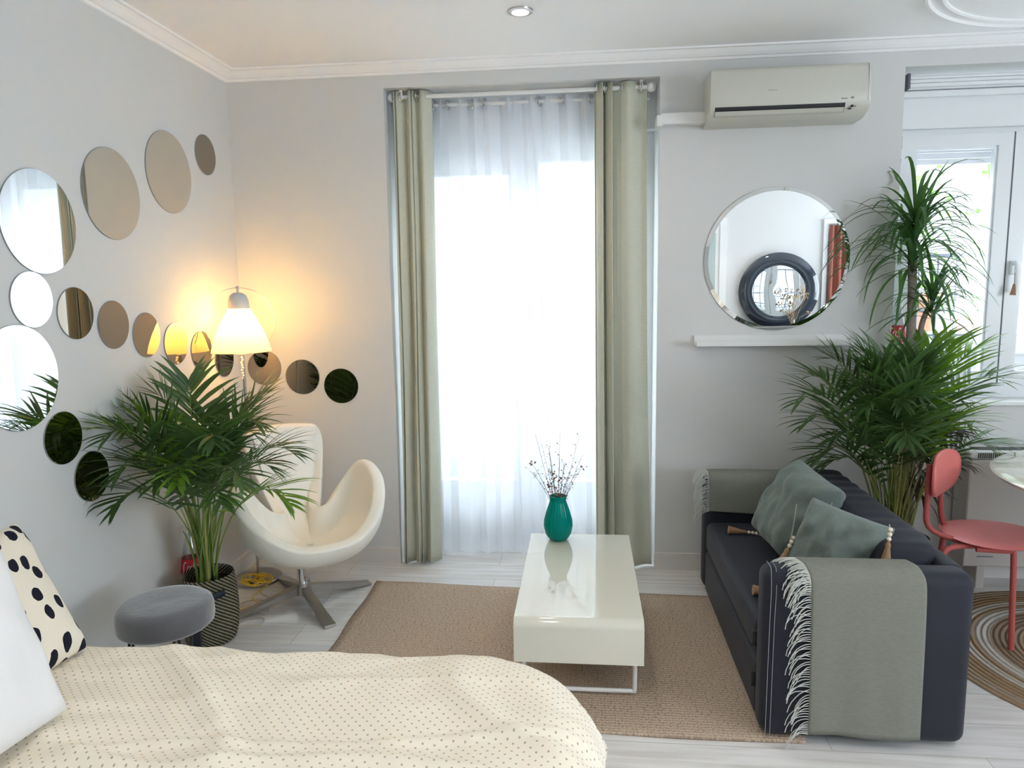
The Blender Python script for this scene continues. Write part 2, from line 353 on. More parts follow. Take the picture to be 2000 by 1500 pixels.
def thing(name, label, cat, loc=(0, 0, 0), group=None):
    o = bpy.data.objects.new(name, None); C.objects.link(o); o.location = loc; o.empty_display_size = 0.1
    o['label'] = label; o['category'] = cat
    if group: o['group'] = group
    return o
def tag(o, label, cat, group=None, kind=None):
    o['label'] = label; o['category'] = cat
    if group: o['group'] = group
    if kind: o['kind'] = kind
    return o
def struct(name, mb, m, parent=None, smooth=False, **k):
    o = build(name, mb, m, parent, smooth=smooth, **k)
    if parent is None: o['kind'] = 'structure'
    return o
def bez(p, n):
    p = [Vector(q) for q in p]; out = []
    for i in range(n+1):
        t = i/n; q = p
        while len(q) > 1: q = [a.lerp(b, t) for a, b in zip(q, q[1:])]
        out.append(q[0])
    return out
def smoothpath(pts, n=6):
    pts = [Vector(p) for p in pts]; out = []
    for i in range(len(pts)-1):
        p0 = pts[max(i-1, 0)]; p1 = pts[i]; p2 = pts[i+1]; p3 = pts[min(i+2, len(pts)-1)]
        for k in range(n):
            t = k/n
            out.append(0.5*((2*p1) + (p2-p0)*t + (2*p0-5*p1+4*p2-p3)*t*t + (3*p1-p0-3*p2+p3)*t**3))
    out.append(pts[-1]); return out

# ------------------------------------------------------------------ room shell
XL, XR, YB, YF, ZC = -1.87, 4.20, 3.80, -1.50, 2.655
DX0, DX1, DZ = -1.028, 0.373, 2.545      # french door opening
WX0, WX1, WZ0, WZ1 = 1.530, 2.95, 0.918, 2.538   # window opening
struct('floor', MB().box((XL-0.2, YF-0.2, -0.1), (XR+0.2, 4.35, 0.0)), M_floor)
struct('ceiling', MB().box((XL-0.2, YF-0.2, ZC), (XR+0.2, 4.35, ZC+0.15)), M_ceil)
struct('wall_left', MB().box((XL-0.2, YF-0.2, -0.05), (XL, 4.35, ZC+0.05)), M_wall)
wr_ = MB(); ry0, ry1, rz0, rz1 = -1.35, 1.15, 0.85, 2.30  # unseen opening, put in to let more skylight reach the left wall
wr_.box((XR, YF-0.2, -0.05), (XR+0.2, ry0, ZC+0.05)).box((XR, ry1, -0.05), (XR+0.2, 4.35, ZC+0.05)).box((XR, ry0, -0.05), (XR+0.2, ry1, rz0)).box((XR, ry0, rz1), (XR+0.2, ry1, ZC+0.05))
struct('wall_right', wr_, M_wall)
wn = MB(); wn.box((XR+0.08, ry0, rz0), (XR+0.13, ry0+0.06, rz1)).box((XR+0.08, ry1-0.06, rz0), (XR+0.13, ry1, rz1)).box((XR+0.08, -0.14, rz0), (XR+0.13, -0.06, rz1)).box((XR+0.08, ry0+0.06, rz0), (XR+0.13, -0.14, rz0+0.06)).box((XR+0.08, ry0+0.06, rz1-0.06), (XR+0.13, -0.14, rz1)).box((XR+0.08, -0.06, rz0), (XR+0.13, ry1-0.06, rz0+0.06)).box((XR+0.08, -0.06, rz1-0.06), (XR+0.13, ry1-0.06, rz1))
struct('added_side_window', wn, M_pvc)  # frame of the window added for extra side light
wb = MB()
wb.box((XL-0.1, YB, -0.05), (DX0, 4.30, ZC+0.05)).box((DX0, YB, DZ), (DX1, 4.30, ZC+0.05)).box((DX1, YB, -0.05), (WX0, 4.30, ZC+0.05))
wb.box((WX0, YB, -0.05), (WX1, 4.30, WZ0)).box((WX0, YB, WZ1), (WX1, 4.30, ZC+0.05)).box((WX1, YB, -0.05), (XR+0.1, 4.30, ZC+0.05))
struct('wall_back', wb, M_wall)
struct('wall_front', MB().box((XL-0.1, YF-0.2, -0.05), (XR+0.1, YF, ZC+0.05)), M_wall)
# crown moulding: profile (outward from wall, height) swept along left and back walls
CP = [(0, 2.607), (0.010, 2.609), (0.014, 2.618), (0.026, 2.620), (0.040, 2.630), (0.052, 2.642), (0.056, 2.640), (0.062, 2.646), (0.078, 2.647), (0.080, 2.656)]
cb = MB()
def crown_at(t, k):
    d, h = CP[k]
    path = [(XL+d, YF, h), (XL+d, YB-d, h), (XR, YB-d, h)]
    return path[t]
V = [[cb.b.verts.new(crown_at(t, k)) for k in range(len(CP))] for t in range(3)]
for a, b_ in zip(V, V[1:]):
    for k in range(len(CP)-1): cb.face([a[k], a[k+1], b_[k+1], b_[k]])
struct('trim_1', cb, M_ceil)
# ceiling medallion ring
mr = MB(); mc = (1.99, 2.95)
mr.lathe([(0.620, 2.656), (0.622, 2.648), (0.632, 2.644), (0.642, 2.648), (0.650, 2.652), (0.672, 2.650), (0.680, 2.640), (0.692, 2.641), (0.698, 2.656)], (mc[0], mc[1], 0), 120)
struct('trim_2', mr, M_ceil, smooth=True)
# baseboards
def baseboard(name, segs):
    b = MB()
    for lo, hi, out in segs:
        b.box((lo[0], lo[1], 0), (hi[0], hi[1], 0.078), 0.0)
        if out == 'y': b.box((lo[0], lo[1]+0.004, 0.078), (hi[0], hi[1], 0.094), 0.003)
        else: b.box((lo[0], lo[1], 0.078), (hi[0]-0.004, hi[1], 0.094), 0.003)
    struct(name, b, M_base)
baseboard('baseboard_back', [((XL, YB-0.016), (DX0+0.004, YB+0.01), 'y'), ((DX1-0.004, YB-0.016), (XR, YB+0.01), 'y')])
baseboard('baseboard_left', [((XL-0.01, YF), (XL+0.016, YB), 'x')])

# ------------------------------------------------------------------ french door behind the sheers
door = thing('door_1', '', '', (-0.33, 4.12, 0)); del door['label']; del door['category']; door['kind'] = 'structure'
fb = MB(); fb.box((DX0, 4.08, 0), (-0.9655, 4.16, 2.275)).box((0.3105, 4.08, 0), (DX1, 4.16, 2.275)).box((DX0, 4.08, 2.2752), (DX1, 4.16, 2.334))
build('door_frame', fb, M_pvc, door, smooth=False)
build('shutter_box', MB().box((DX0, 4.00, 2.335), (DX1, 4.20, DZ+0.005)), M_pvc, door, smooth=False)
def leaf(x0, x1, st0, st1, ztop):
    b = MB(); b.box((x0, 4.09, 0.02), (x0+st0, 4.15, 2.274)).box((x1-st1, 4.09, 0.02), (x1, 4.15, 2.274))
    b.box((x0+st0, 4.09, ztop), (x1-st1, 4.15, 2.274)).box((x0+st0, 4.09, 0.02), (x1-st1, 4.15, 0.40))
    build('door_leaf', b, M_pvc, door, smooth=False)
    build('pane', MB().box((x0+st0, 4.118, 0.40), (x1-st1, 4.122, ztop)), M_pane, door, smooth=False)
leaf(-0.965, -0.325, 0.12, 0.09, 2.14); leaf(-0.320, 0.31, 0.07, 0.12, 2.20)

# ------------------------------------------------------------------ window on the right
win = thing('window_1', '', '', (2.24, 3.9, WZ0)); del win['label']; del win['category']; win['kind'] = 'structure'
b = MB(); b.box((WX0, 3.90, 1.0), (WX0+0.035, 3.98, 2.236)).box((WX1-0.035, 3.90, 1.0), (WX1, 3.98, 2.236)).box((WX0, 3.90, 2.236), (WX1, 3.98, 2.2618)).box((WX0, 3.90, 0.923), (WX1, 3.98, 0.9995))
build('window_frame', b, M_pvc, win, smooth=False)
def wleaf(x0, x1):
    b = MB(); z0, z1 = 1.00, 2.234
    b.box((x0, 3.885, z0), (x0+0.068, 3.935, z1)).box((x1-0.068, 3.885, z0), (x1, 3.935, z1)).box((x0+0.068, 3.885, z1-0.058), (x1-0.068, 3.935, z1)).box((x0+0.068, 3.885, z0), (x1-0.068, 3.935, z0+0.062))
    e = 0.068
    b.box((x0+e, 3.896, z0+0.062), (x0+e+0.012, 3.93, z1-0.058)).box((x1-e-0.012, 3.896, z0+0.062), (x1-e, 3.93, z1-0.058)).box((x0+e+0.012, 3.896, z1-0.070), (x1-e-0.012, 3.93, z1-0.058))
    build('casement', b, M_pvc, win, smooth=False)
    build('pane', MB().box((x0+e+0.012, 3.912, z0+0.062), (x1-e-0.012, 3.916, z1-0.070)), M_pane, win, smooth=False)
wleaf(1.566, 2.090); wleaf(2.096, 2.50); wleaf(2.506, 2.912)
build('gap_strip', MB().box((2.0885, 3.8838, 1.0), (2.0945, 3.8862, 2.237)), M_rail, win, smooth=False)
hg = MB(); hg.box((1.556, 3.872, 2.02), (1.568, 3.89, 2.10), 0.003).box((1.556, 3.872, 2.12), (1.568, 3.89, 2.17), 0.003)
build('hinge', hg, M_pvc, win, smooth=False)
hd = MB(); hd.box((2.108, 3.872, 1.545), (2.134, 3.886, 1.615), 0.005).tube(smoothpath([(2.121, 3.872, 1.60), (2.121, 3.845, 1.60), (2.123, 3.842, 1.56), (2.127, 3.842, 1.46)], 4), 0.010, 8)
build('window_handle', hd, M_pvc, win)
build('shutter_box', MB().box((WX0, 3.865, 2.262), (WX1, 4.05, 2.455)).box((WX0, 3.838, 2.405), (WX1, 3.8645, 2.432)), M_pvc, win, smooth=False)
build('window_sill', MB().box((WX0-0.01, 3.775, 0.898), (WX1+0.01, 3.915, 0.922), 0.006), M_trim, win, smooth=False)
tg = MB(); tg.tube([(2.112, 3.836, 1.555), (2.111, 3.834, 1.50)], 0.0015, 5).tube([(2.111, 3.834, 1.50), (2.110, 3.834, 1.475), (2.108, 3.834, 1.445)], [0.005, 0.009, 0.014], 10)
tag(build('tassel', tg, M_tassel, loc=(2.112, 3.834, 1.445)), 'small brown jute tassel hanging from the white window handle', 'tassel')
# roller shutter slats lowered a little at top of pane
ss = MB()
for k in range(5): ss.box((1.58, 3.985, 2.105+k*0.03), (2.92, 4.0, 2.133+k*0.03), 0.004)
tag(build('roller_shutter', ss, M_shutter, loc=(2.25, 3.99, 2.105), smooth=False), 'white roller shutter pulled almost fully up behind the window glass', 'shutter')
# blind head rail
bt = thing('blind_rail', 'white aluminium blind head rail mounted at the top of the window recess', 'blind', (2.25, 3.82, 2.44))
rb = MB()
for z0, z1, y0 in ((2.487, 2.502, 3.835), (2.468, 2.485, 3.828), (2.448, 2.466, 3.820)): rb.box((1.562, y0, z0), (2.93, 3.862, z1), 0.005)
rb.box((1.562, 3.842, 2.44), (2.93, 3.865, 2.508))
build('rail', rb, M_pvc, bt, smooth=False)
build('end_cap', MB().box((1.548, 3.815, 2.440), (1.563, 3.865, 2.512), 0.004), M_rail, bt, smooth=False)

# ------------------------------------------------------------------ outside: courtyard terrace, far wall, railing, creeper, pots
struct('ground_outside', MB().box((-6, 4.35, -0.15), (9, 9.2, -0.02)), M_ceil)
tb = MB(); tb.box((-6, 5.2, -0.05), (9, 5.32, 1.02)).box((-6, 5.16, 1.02), (9, 5.36, 1.07), 0.01); struct('wall_terrace', tb, M_out)
M_far = mat('far_facade', (0.30, 0.29, 0.285), 0.9, var=(1.2, 0.06, (6, 1, 0.2)))
fw = MB(); fw.box((-7, 8.4, -0.1), (10, 8.7, 4.3))
for k in range(34):
    if k % 5 < 3: fw.box((-6.5+k*0.48, 8.36, 1.4), (-6.35+k*0.48, 8.42, 4.2), 0.02)
struct('wall_courtyard', fw, M_far)
rl = thing('railing', 'grey metal terrace railing outside the windows', 'railing', (0.5, 5.26, 1.07))
b = MB(); b.box((-6, 5.235, 1.675), (9, 5.275, 1.700)).box((-6, 5.245, 1.14), (9, 5.265, 1.155)).box((-6, 5.245, 1.31), (9, 5.265, 1.322))
build('handrail', b, M_rail, rl, smooth=False)
for k in range(52):
    x = -2.4+k*0.123
    if k > 40: break
    bb = MB(); bb.tube([(x, 5.255, 1.07), (x, 5.255, 1.68)], 0.0075, 6).sphere((x, 5.255, 1.315), 0.014, 6)
    build('bar', bb, M_rail, rl)
def leafblob(name, c, ext, n, label):
    b = MB()
    for i in range(n):
        p = Vector((random.gauss(0, 1)*ext[0]*0.5, random.gauss(0, 1)*ext[1]*0.5, random.uniform(-1, 1)*ext[2])) + Vector(c)
        a = Vector((random.uniform(-1, 1), random.uniform(-1, 0.2), random.uniform(-1, 1))).normalized(); s = random.uniform(0.04, 0.09)
        u = a.orthogonal().normalized(); w = a.cross(u)
        b.face(b.verts([p-u*s, p+w*s*0.5, p+u*s, p-w*s*0.5]))
    st = MB
    for k in range(4): b.tube([(c[0]+random.uniform(-.1, .1), c[1], c[2]-ext[2]), (c[0]+random.uniform(-.2, .2), c[1], c[2]), (c[0]+random.uniform(-.3, .3), c[1], c[2]+ext[2]*0.8)], 0.012, 5)
    tag(build(name, b, M_outleaf, loc=(c[0], c[1], c[2]-ext[2]), smooth=False), label, 'plant')
leafblob('climbing_plant', (3.0, 7.5, 1.85), (0.36, 0.28, 1.85), 560, 'green creeper on the far courtyard wall seen at left of the window pane')
leafblob('climbing_plant', (4.0, 7.4, 1.55), (0.30, 0.30, 1.55), 330, 'green creeper on the courtyard wall seen near the window handle side')
leafblob('garden_shrub', (0.15, 6.4, 1.15), (0.25, 0.3, 1.15), 240, 'faint green shrub outside, seen through the right sheer curtain')
def tpot(x, y, z, r, h, label):
    b = MB(); b.lathe([(0.001, z), (r*0.7, z), (r*0.95, z+h*0.8), (r*1.08, z+h*0.82), (r*1.08, z+h), (r*0.9, z+h), (r*0.85, z+h*0.6), (0.001, z+h*0.6)], (x, y, 0), 20)
    tag(build('terracotta_pot', b, M_terra, loc=(x, y, z)), label, 'pot')
struct('shelf_outside', MB().box((1.6, 5.9, 1.02), (5.6, 6.35, 1.12), 0.01).box((1.7, 6.0, -0.05), (1.8, 6.3, 1.02)).box((5.4, 6.0, -0.05), (5.5, 6.3, 1.02)), M_out)
tpot(2.65, 6.1, 1.12, 0.15, 0.30, 'larger terracotta pot on the outdoor shelf, seen through the window')
tpot(3.05, 6.15, 1.12, 0.11, 0.10, 'low terracotta pot on the outdoor shelf, right of the larger pot')
cb_ = MB(); cb_.box((-1.15, 4.95, 0.40), (-0.42, 5.10, 0.43), 0.005)
for k in range(8): cb_.box((-1.12+k*0.085, 4.80, 0.432), (-1.06+k*0.085, 5.10, 0.447), 0.003)
for x in (-1.08, -0.5): cb_.box((x, 4.83, -0.02), (x+0.03, 4.86, 0.43)).box((x, 5.05, -0.02), (x+0.03, 5.08, 0.43))
tag(build('slatted_bench', cb_, M_out, loc=(-0.78, 4.95, -0.02), smooth=False), 'pale slatted bench on the balcony behind the left sheer curtain', 'bench')

# ------------------------------------------------------------------ curtains
def drape(y0, xs_top, xs_bot, ztop, zbot, dep_top, dep_bot, nf, seed, ybot=0.0, nx=None, nz=40, wob=0.012, uneven=0.35):
    """pleated sheet: xs=(x0,x1); folds as a swung sine, phase-warped"""
    rnd = random.Random(seed); ph = [rnd.uniform(0, 2*PI) for _ in range(4)]; nx = nx or nf*14
    b = MB()
    def fn(u, v):
        w = u + 0.05*uneven*math.sin(2*PI*u*2+ph[0]) + 0.03*uneven*math.sin(2*PI*u*5+ph[1])
        x = (1-v)*(xs_top[0]+(xs_top[1]-xs_top[0])*w) + v*(xs_bot[0]+(xs_bot[1]-xs_bot[0])*w)
        d = (1-v)*dep_top+v*dep_bot
        s = math.sin(2*PI*nf*u+ph[2] + 0.5*math.sin(2*PI*v*0.5+ph[3])*v)
        a = 0.55+0.45*abs(math.sin(PI*nf*u*0.5+ph[1]))
        y = y0 + ybot*v*v + d*s*a + wob*v*math.sin(3*PI*v+7*u)
        x += 0.35*d*math.sin(4*PI*nf*u+ph[2]*2)*0.5
        return (x, y, ztop+(zbot-ztop)*v)
    b.grid(fn, nx, nz); return b
# curtain rods
for nm, y, z, x0, x1, r, lab in (('curtain_rod', 3.862, 2.512, -1.000, 0.335, 0.011, 'white curtain rod with ball ends holding the sage curtains'), ('curtain_rod', 3.955, 2.487, -0.985, 0.33, 0.010, 'thin white rod behind, threaded through the sheer curtain eyelets')):
    t = thing(nm, lab, 'curtain rod', (-0.33, y, z))
    build('rod', MB().tube([(x0, y, z), (x1, y, z)], r, 12), M_trim, t)
    if r > 0.0105:
        for x in (x0, x1): build('finial', MB().sphere((x, y, z), 0.024, 16), M_trim, t)
        for x in (x0+0.05, x1-0.05): build('bracket', MB().box((x-0.008, y-0.016, z-0.016), (x+0.008, y+0.016, z+0.033), 0.003), M_trim, t, smooth=False)
    else:
        for x in (x0, x1): build('bracket', MB().box((x-0.006, y-0.014, z-0.014), (x+0.006, y+0.014, z+0.058), 0.003), M_trim, t, smooth=False)
def eyelet(x, y, z, parent, m=M_steel, r=0.024):
    b = MB(); ring = []
    b.tube([(x, y+r*math.cos(a)*0.35, z+r*math.sin(a)) if False else (x+r*0.35*math.cos(a), y+r*0.9*math.cos(a), z+r*math.sin(a)) for a in [2*PI*k/20 for k in range(21)]], 0.0045, 6, cap=False)
    build('eyelet', b, m, parent)
c = thing('curtain', 'sage grey curtain bunched at the left side of the french door', 'curtain', (-0.9, 3.862, 0))
build('fabric', drape(3.862, (-1.005, -0.812), (-1.015, -0.822), 2.538, 0.012, 0.034, 0.044, 5, 3, ybot=-0.055, wob=0.012, uneven=1.5), M_curtain, c, solid=0.004)
for x in (-0.985, -0.945, -0.90, -0.86): eyelet(x, 3.862, 2.512, c, r=0.026)
c = thing('curtain', 'sage grey curtain hanging at the right side of the french door, wide flat outer fold', 'curtain', (0.2, 3.862, 0))
def rc(u, v):
    # narrow folds on the left third, broad soft panel on the right
    xt = 0.052+0.262*u; xb = 0.062+0.268*u + 0.03*v*v*u
    x = xt*(1-v)+xb*v
    if u < 0.36: y = 3.862+0.038*math.sin(2*PI*u/0.18+0.6); x += 0.010*math.sin(4*PI*u/0.18)
    else: y = 3.862+0.038*math.sin(2*PI*0.36/0.18+0.6)*(1-min(1, (u-0.36)/0.15)) - 0.028*math.sin(PI*(u-0.36)/0.64)*(0.7+0.3*math.sin(9*(u-0.36)+0.4)) + 0.010*math.sin(16*u)*(1-0.3*v)
    return (x, y - 0.03*v*v + 0.006*math.sin(5*v+9*u), 2.538+(0.012-2.538)*v)
b = MB(); b.grid(rc, 90, 40); build('fabric', b, M_curtain, c, solid=0.004)
for x in (0.072, 0.11, 0.20, 0.292): eyelet(x, 3.862, 2.512, c, r=0.026)
c = thing('sheer_curtain', 'white sheer curtain panel covering the left half of the french door', 'curtain', (-0.57, 3.955, 0), 'sheer curtains')
build('fabric', drape(3.957, (-0.83, -0.30), (-0.84, -0.24), 2.512, 0.015, 0.020, 0.024, 6, 11, nx=110), M_sheer, c)
for x in (-0.792, -0.723, -0.583, -0.52): eyelet(x, 3.955, 2.487, c)
c = thing('sheer_curtain', 'white sheer curtain panel covering the right half, overlapping the left one', 'curtain', (-0.13, 3.935, 0), 'sheer curtains')
build('fabric', drape(3.952, (-0.365, 0.12), (-0.235, 0.12), 2.512, 0.015, 0.022, 0.026, 5, 23, ybot=-0.03, nx=100), M_sheer, c)
for x in (-0.235, -0.103, 0.03): eyelet(x, 3.955, 2.487, c)
del C

C = bpy.context.scene.collection
# ------------------------------------------------------------------ air conditioner, trunking, ledge, downlights
ac = thing('air_conditioner', 'cream wall mounted air conditioner above the round mirror', 'air conditioner', (0.945, 3.8, 2.255))
b = MB(); prof = [(3.800, 2.512), (3.605, 2.512), (3.594, 2.505), (3.588, 2.49), (3.584, 2.40), (3.586, 2.350), (3.594, 2.325), (3.612, 2.306), (3.660, 2.286), (3.70, 2.281), (3.800, 2.281)]
for i, x in enumerate((0.585, 0.592, 1.293, 1.300)):
    pass
def shell(b, x0, x1, pr, r=0.006):
    rings = []
    yc = 3.70; zc = 2.39
    for x, k in ((x0, 0.985), (x0+r, 1.0), (x1-r, 1.0), (x1, 0.985)):
        rings.append([b.b.verts.new((x, 3.8 if abs(y-3.8) < 1e-6 else yc+(y-yc)*k, zc+(z-zc)*k)) for y, z in pr])
    n = len(pr)
    for a, c_ in zip(rings, rings[1:]):
        for k in range(n): b.face([a[k], a[(k+1) % n], c_[(k+1) % n], c_[k]])
    b.face(rings[0]); b.face(rings[-1][::-1])
shell(b, 0.585, 1.300, prof); build('casing', b, M_ac, ac)
build('side_seam', MB().box((1.2885, 3.5825, 2.345), (1.291, 3.60, 2.505)), M_lwhite, ac, smooth=False)
def acstrip(x0, x1, t0, t1, off, m, nm):
    q = [(3.5865, 2.350), (3.594, 2.325), (3.612, 2.306), (3.660, 2.286)]; b = MB()
    def f(u, v):
        t = (t0+(t1-t0)*v)*3; k = min(int(t), 2); w = t-k
        return (x0+(x1-x0)*u, q[k][0]*(1-w)+q[k+1][0]*w-off*0.8, q[k][1]*(1-w)+q[k+1][1]*w-off*0.6)
    b.grid(f, 2, 8); build(nm, b, m, ac, smooth=True)
acstrip(0.606, 1.190, 0.16, 0.74, 0.0012, M_black, 'air_slot')
acstrip(0.608, 1.187, 0.40, 0.72, 0.004, M_ac, 'louvre')
lg = MB()
for k, w in enumerate((0.005, 0.003, 0.005, 0.003, 0.004, 0.005)): lg.box((0.846+k*0.0062, 3.5835, 2.401), (0.846+k*0.0062+w*0.75, 3.5855, 2.405 if k % 2 else 2.4065))
build('logo', lg, M_grey, ac, smooth=False)
lg = MB()
for k in range(6): lg.box((1.170+k*0.0048, 3.5848, 2.352), (1.173+k*0.0048, 3.5868, 2.357 if k % 2 else 2.359))
lg.box((1.212, 3.5848, 2.353), (1.225, 3.5868, 2.362)); build('badge', lg, M_grey, ac, smooth=False)
lg = MB(); lg.box((1.216, 3.590, 2.318), (1.226, 3.602, 2.327)).box((1.206, 3.596, 2.310), (1.220, 3.608, 2.3145)).box((1.232, 3.592, 2.320), (1.238, 3.602, 2.322)); build('display', lg, M_black, ac, smooth=False)
b = MB(); b.box((0.372, 3.745, 2.303), (0.590, 3.802, 2.358), 0.006).box((0.352, 3.745, 2.295), (0.385, 3.84, 2.350), 0.008)
tag(build('trunking', b, M_trim, loc=(0.48, 3.8, 2.303), smooth=False), 'white plastic pipe trunking running from air conditioner to the curtain recess', 'trunking')
lt = MB(); lt.box((0.560, 3.710, 1.213), (1.325, 3.785, 1.228)).box((0.560, 3.700, 1.213), (1.325, 3.710, 1.240)).box((0.560, 3.785, 1.213), (1.325, 3.80, 1.262))
tag(build('picture_ledge', lt, M_trim, loc=(0.94, 3.8, 1.213), smooth=False), 'empty white picture ledge on the wall under the big round mirror', 'shelf')
M_glow = mat('warm_bulb_face', (1, 0.9, 0.7), 0.4, emit=((1, 0.80, 0.52), 9.0))
for i, (x, y) in enumerate(DOWNLIGHTS):
    t = thing('downlight', 'small round recessed ceiling downlight, lit, with a brushed ring' if i == 0 else 'unseen ceiling downlight added behind the view for more light', 'downlight', (x, y, ZC), None if i == 0 else 'added downlights behind the view')
    build('ring', MB().lathe([(0.036, -0.001), (0.036, -0.008), (0.052, -0.006), (0.054, -0.0005)], (x, y, ZC), 32), M_chrome, t)
    build('bulb', MB().lathe([(0.001, -0.006), (0.034, -0.006), (0.036, -0.002)], (x, y, ZC), 32), M_glow, t)

# ------------------------------------------------------------------ mirrors
def disc(name, axis, c, r, m, label, group=None, th=0.005, bev=0.0):
    sgn = 1 if axis == 'x' else -1
    t = thing(name, label, 'mirror', c, group)
    b = MB()
    if bev: b.lathe([(0.0005, sgn*th), (r-bev, sgn*th), (r, sgn*(th-0.006))], c, 128, axis)
    else: b.lathe([(0.0005, sgn*th), (r-0.0012, sgn*th)], c, 96, axis)
    o = build('glass', b, m, t, smooth=False)
    b = MB(); b.lathe([(r-0.0012 if not bev else r, sgn*(th if not bev else th-0.006)), (r, sgn*th*0.6 if not bev else sgn*(th-0.0062)), (r, 0.0)], c, 96, axis)
    build('edge', b, M_edge, t, smooth=False)
    return t
SR = 0.0958
G = 'round mirrors in a wave on the left wall'
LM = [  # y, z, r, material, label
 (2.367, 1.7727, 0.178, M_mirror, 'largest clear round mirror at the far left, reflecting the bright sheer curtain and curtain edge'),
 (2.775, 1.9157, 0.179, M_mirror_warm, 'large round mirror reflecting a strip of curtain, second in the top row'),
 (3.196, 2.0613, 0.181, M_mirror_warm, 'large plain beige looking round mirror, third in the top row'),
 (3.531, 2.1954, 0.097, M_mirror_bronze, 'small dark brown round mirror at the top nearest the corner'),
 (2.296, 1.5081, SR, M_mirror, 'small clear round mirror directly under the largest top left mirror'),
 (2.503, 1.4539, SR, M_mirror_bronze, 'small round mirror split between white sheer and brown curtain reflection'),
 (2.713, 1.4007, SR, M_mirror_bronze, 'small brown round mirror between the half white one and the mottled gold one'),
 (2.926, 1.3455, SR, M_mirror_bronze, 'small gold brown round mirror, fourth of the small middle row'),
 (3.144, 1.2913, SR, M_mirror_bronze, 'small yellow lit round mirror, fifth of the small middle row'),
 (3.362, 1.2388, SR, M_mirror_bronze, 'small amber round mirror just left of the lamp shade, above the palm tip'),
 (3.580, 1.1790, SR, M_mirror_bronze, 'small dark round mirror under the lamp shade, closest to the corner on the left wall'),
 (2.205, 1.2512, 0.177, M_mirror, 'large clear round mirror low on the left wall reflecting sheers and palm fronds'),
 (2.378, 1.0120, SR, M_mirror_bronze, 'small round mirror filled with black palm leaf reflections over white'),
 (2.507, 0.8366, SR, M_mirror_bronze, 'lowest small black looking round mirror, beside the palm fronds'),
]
first = None
for (y, z, r, m, lab) in LM:
    if m is M_mirror_bronze and r == SR and first is not None:
        t = first.copy(); C.objects.link(t); t.location = (XL, y, z); t['label'] = lab
        for ch in list(first.children):
            q = ch.copy(); C.objects.link(q); q.parent = t
    else:
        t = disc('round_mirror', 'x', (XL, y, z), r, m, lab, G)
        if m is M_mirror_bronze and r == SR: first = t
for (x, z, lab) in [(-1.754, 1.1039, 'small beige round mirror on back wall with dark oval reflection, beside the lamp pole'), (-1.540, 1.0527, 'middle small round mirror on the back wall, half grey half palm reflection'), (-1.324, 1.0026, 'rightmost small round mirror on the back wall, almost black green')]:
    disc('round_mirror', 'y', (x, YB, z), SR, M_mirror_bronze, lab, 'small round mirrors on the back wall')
disc('round_mirror', 'y', (0.957, YB, 1.641), 0.3554, M_mirror, 'very large frameless round mirror hanging above the picture ledge', None, 0.012, 0.020)

# ------------------------------------------------------------------ rugs
b = MB()
def rugf(u, v):
    x = -1.085+1.815*u; y = 2.325+(3.525-2.325)*v
    y += -0.085*u*v - 0.02*u*(1-v) + 0.004*math.sin(14*u)
    x += 0.004*math.sin(17*v)
    return (x, y, 0.0055)
b.grid(rugf, 40, 30)
tag(build('jute_rug', b, M_jute, loc=(-0.2, 2.9, 0.0), solid=0.009), 'rectangular woven natural jute rug under the white coffee table', 'rug')
b = MB(); b.lathe([(0.0005, 0.009), (0.655, 0.009), (0.666, 0.005), (0.666, 0.001), (0.0005, 0.001)], (2.109, 2.942, 0), 120)
tag(build('round_rug', b, M_spiral, loc=(2.109, 2.942, 0)), 'round braided jute and cream ringed rug under the dining table', 'rug')

# ------------------------------------------------------------------ coffee table
ct = thing('coffee_table', 'low glossy white rectangular coffee table with rounded edges on the jute rug', 'table', (-0.03, 2.96, 0.017))
def tabprof(off):
    y0, y1, z0, z1, r = 2.475+off, 3.425-off, 0.165+off*0.0, 0.330-off, 0.035-off*0.6
    pts = [(y0, z0)]
    for k in range(9):
        a = PI/2*k/8; pts.append((y0+r-r*math.cos(a), z1-r+r*math.sin(a)))
    for k in range(9):
        a = PI/2*k/8; pts.append((y1-r+r*math.sin(a), z1-r+r*math.cos(a)))
    pts.append((y1, z0)); return pts
b = MB(); o_ = tabprof(0); i_ = tabprof(0.016); rings = []
for x, d in ((-0.262, 0.0015), (-0.2605, 0), (0.2085, 0), (0.210, 0.0015)):
    rings.append([b.b.verts.new((x, y, z)) for y, z in tabprof(d)] + [b.b.verts.new((x, y, z)) for y, z in tabprof(0.016-d)][::-1])
n = len(rings[0])
for a, c_ in zip(rings, rings[1:]):
    for k in range(n): b.face([a[k], a[(k+1) % n], c_[(k+1) % n], c_[k]])
h = n//2
for rg in (rings[0], rings[-1]):
    for k in range(h-1): b.face([rg[k], rg[k+1], rg[n-2-k], rg[n-1-k]])
build('tabletop', b, M_white, ct)
build('under_shelf', MB().box((-0.255, 2.491, 0.166), (0.203, 3.409, 0.180), 0.002), M_white, ct, smooth=False)
for y in (2.545, 3.345):
    b = MB(); b.tube(smoothpath([(-0.232, y, 0.17), (-0.232, y, 0.055), (-0.228, y, 0.030), (-0.205, y, 0.0265), (0.155, y, 0.0265), (0.178, y, 0.030), (0.182, y, 0.055), (0.182, y, 0.17)], 3), 0.0085, 10)
    build('leg', b, M_trim, ct)

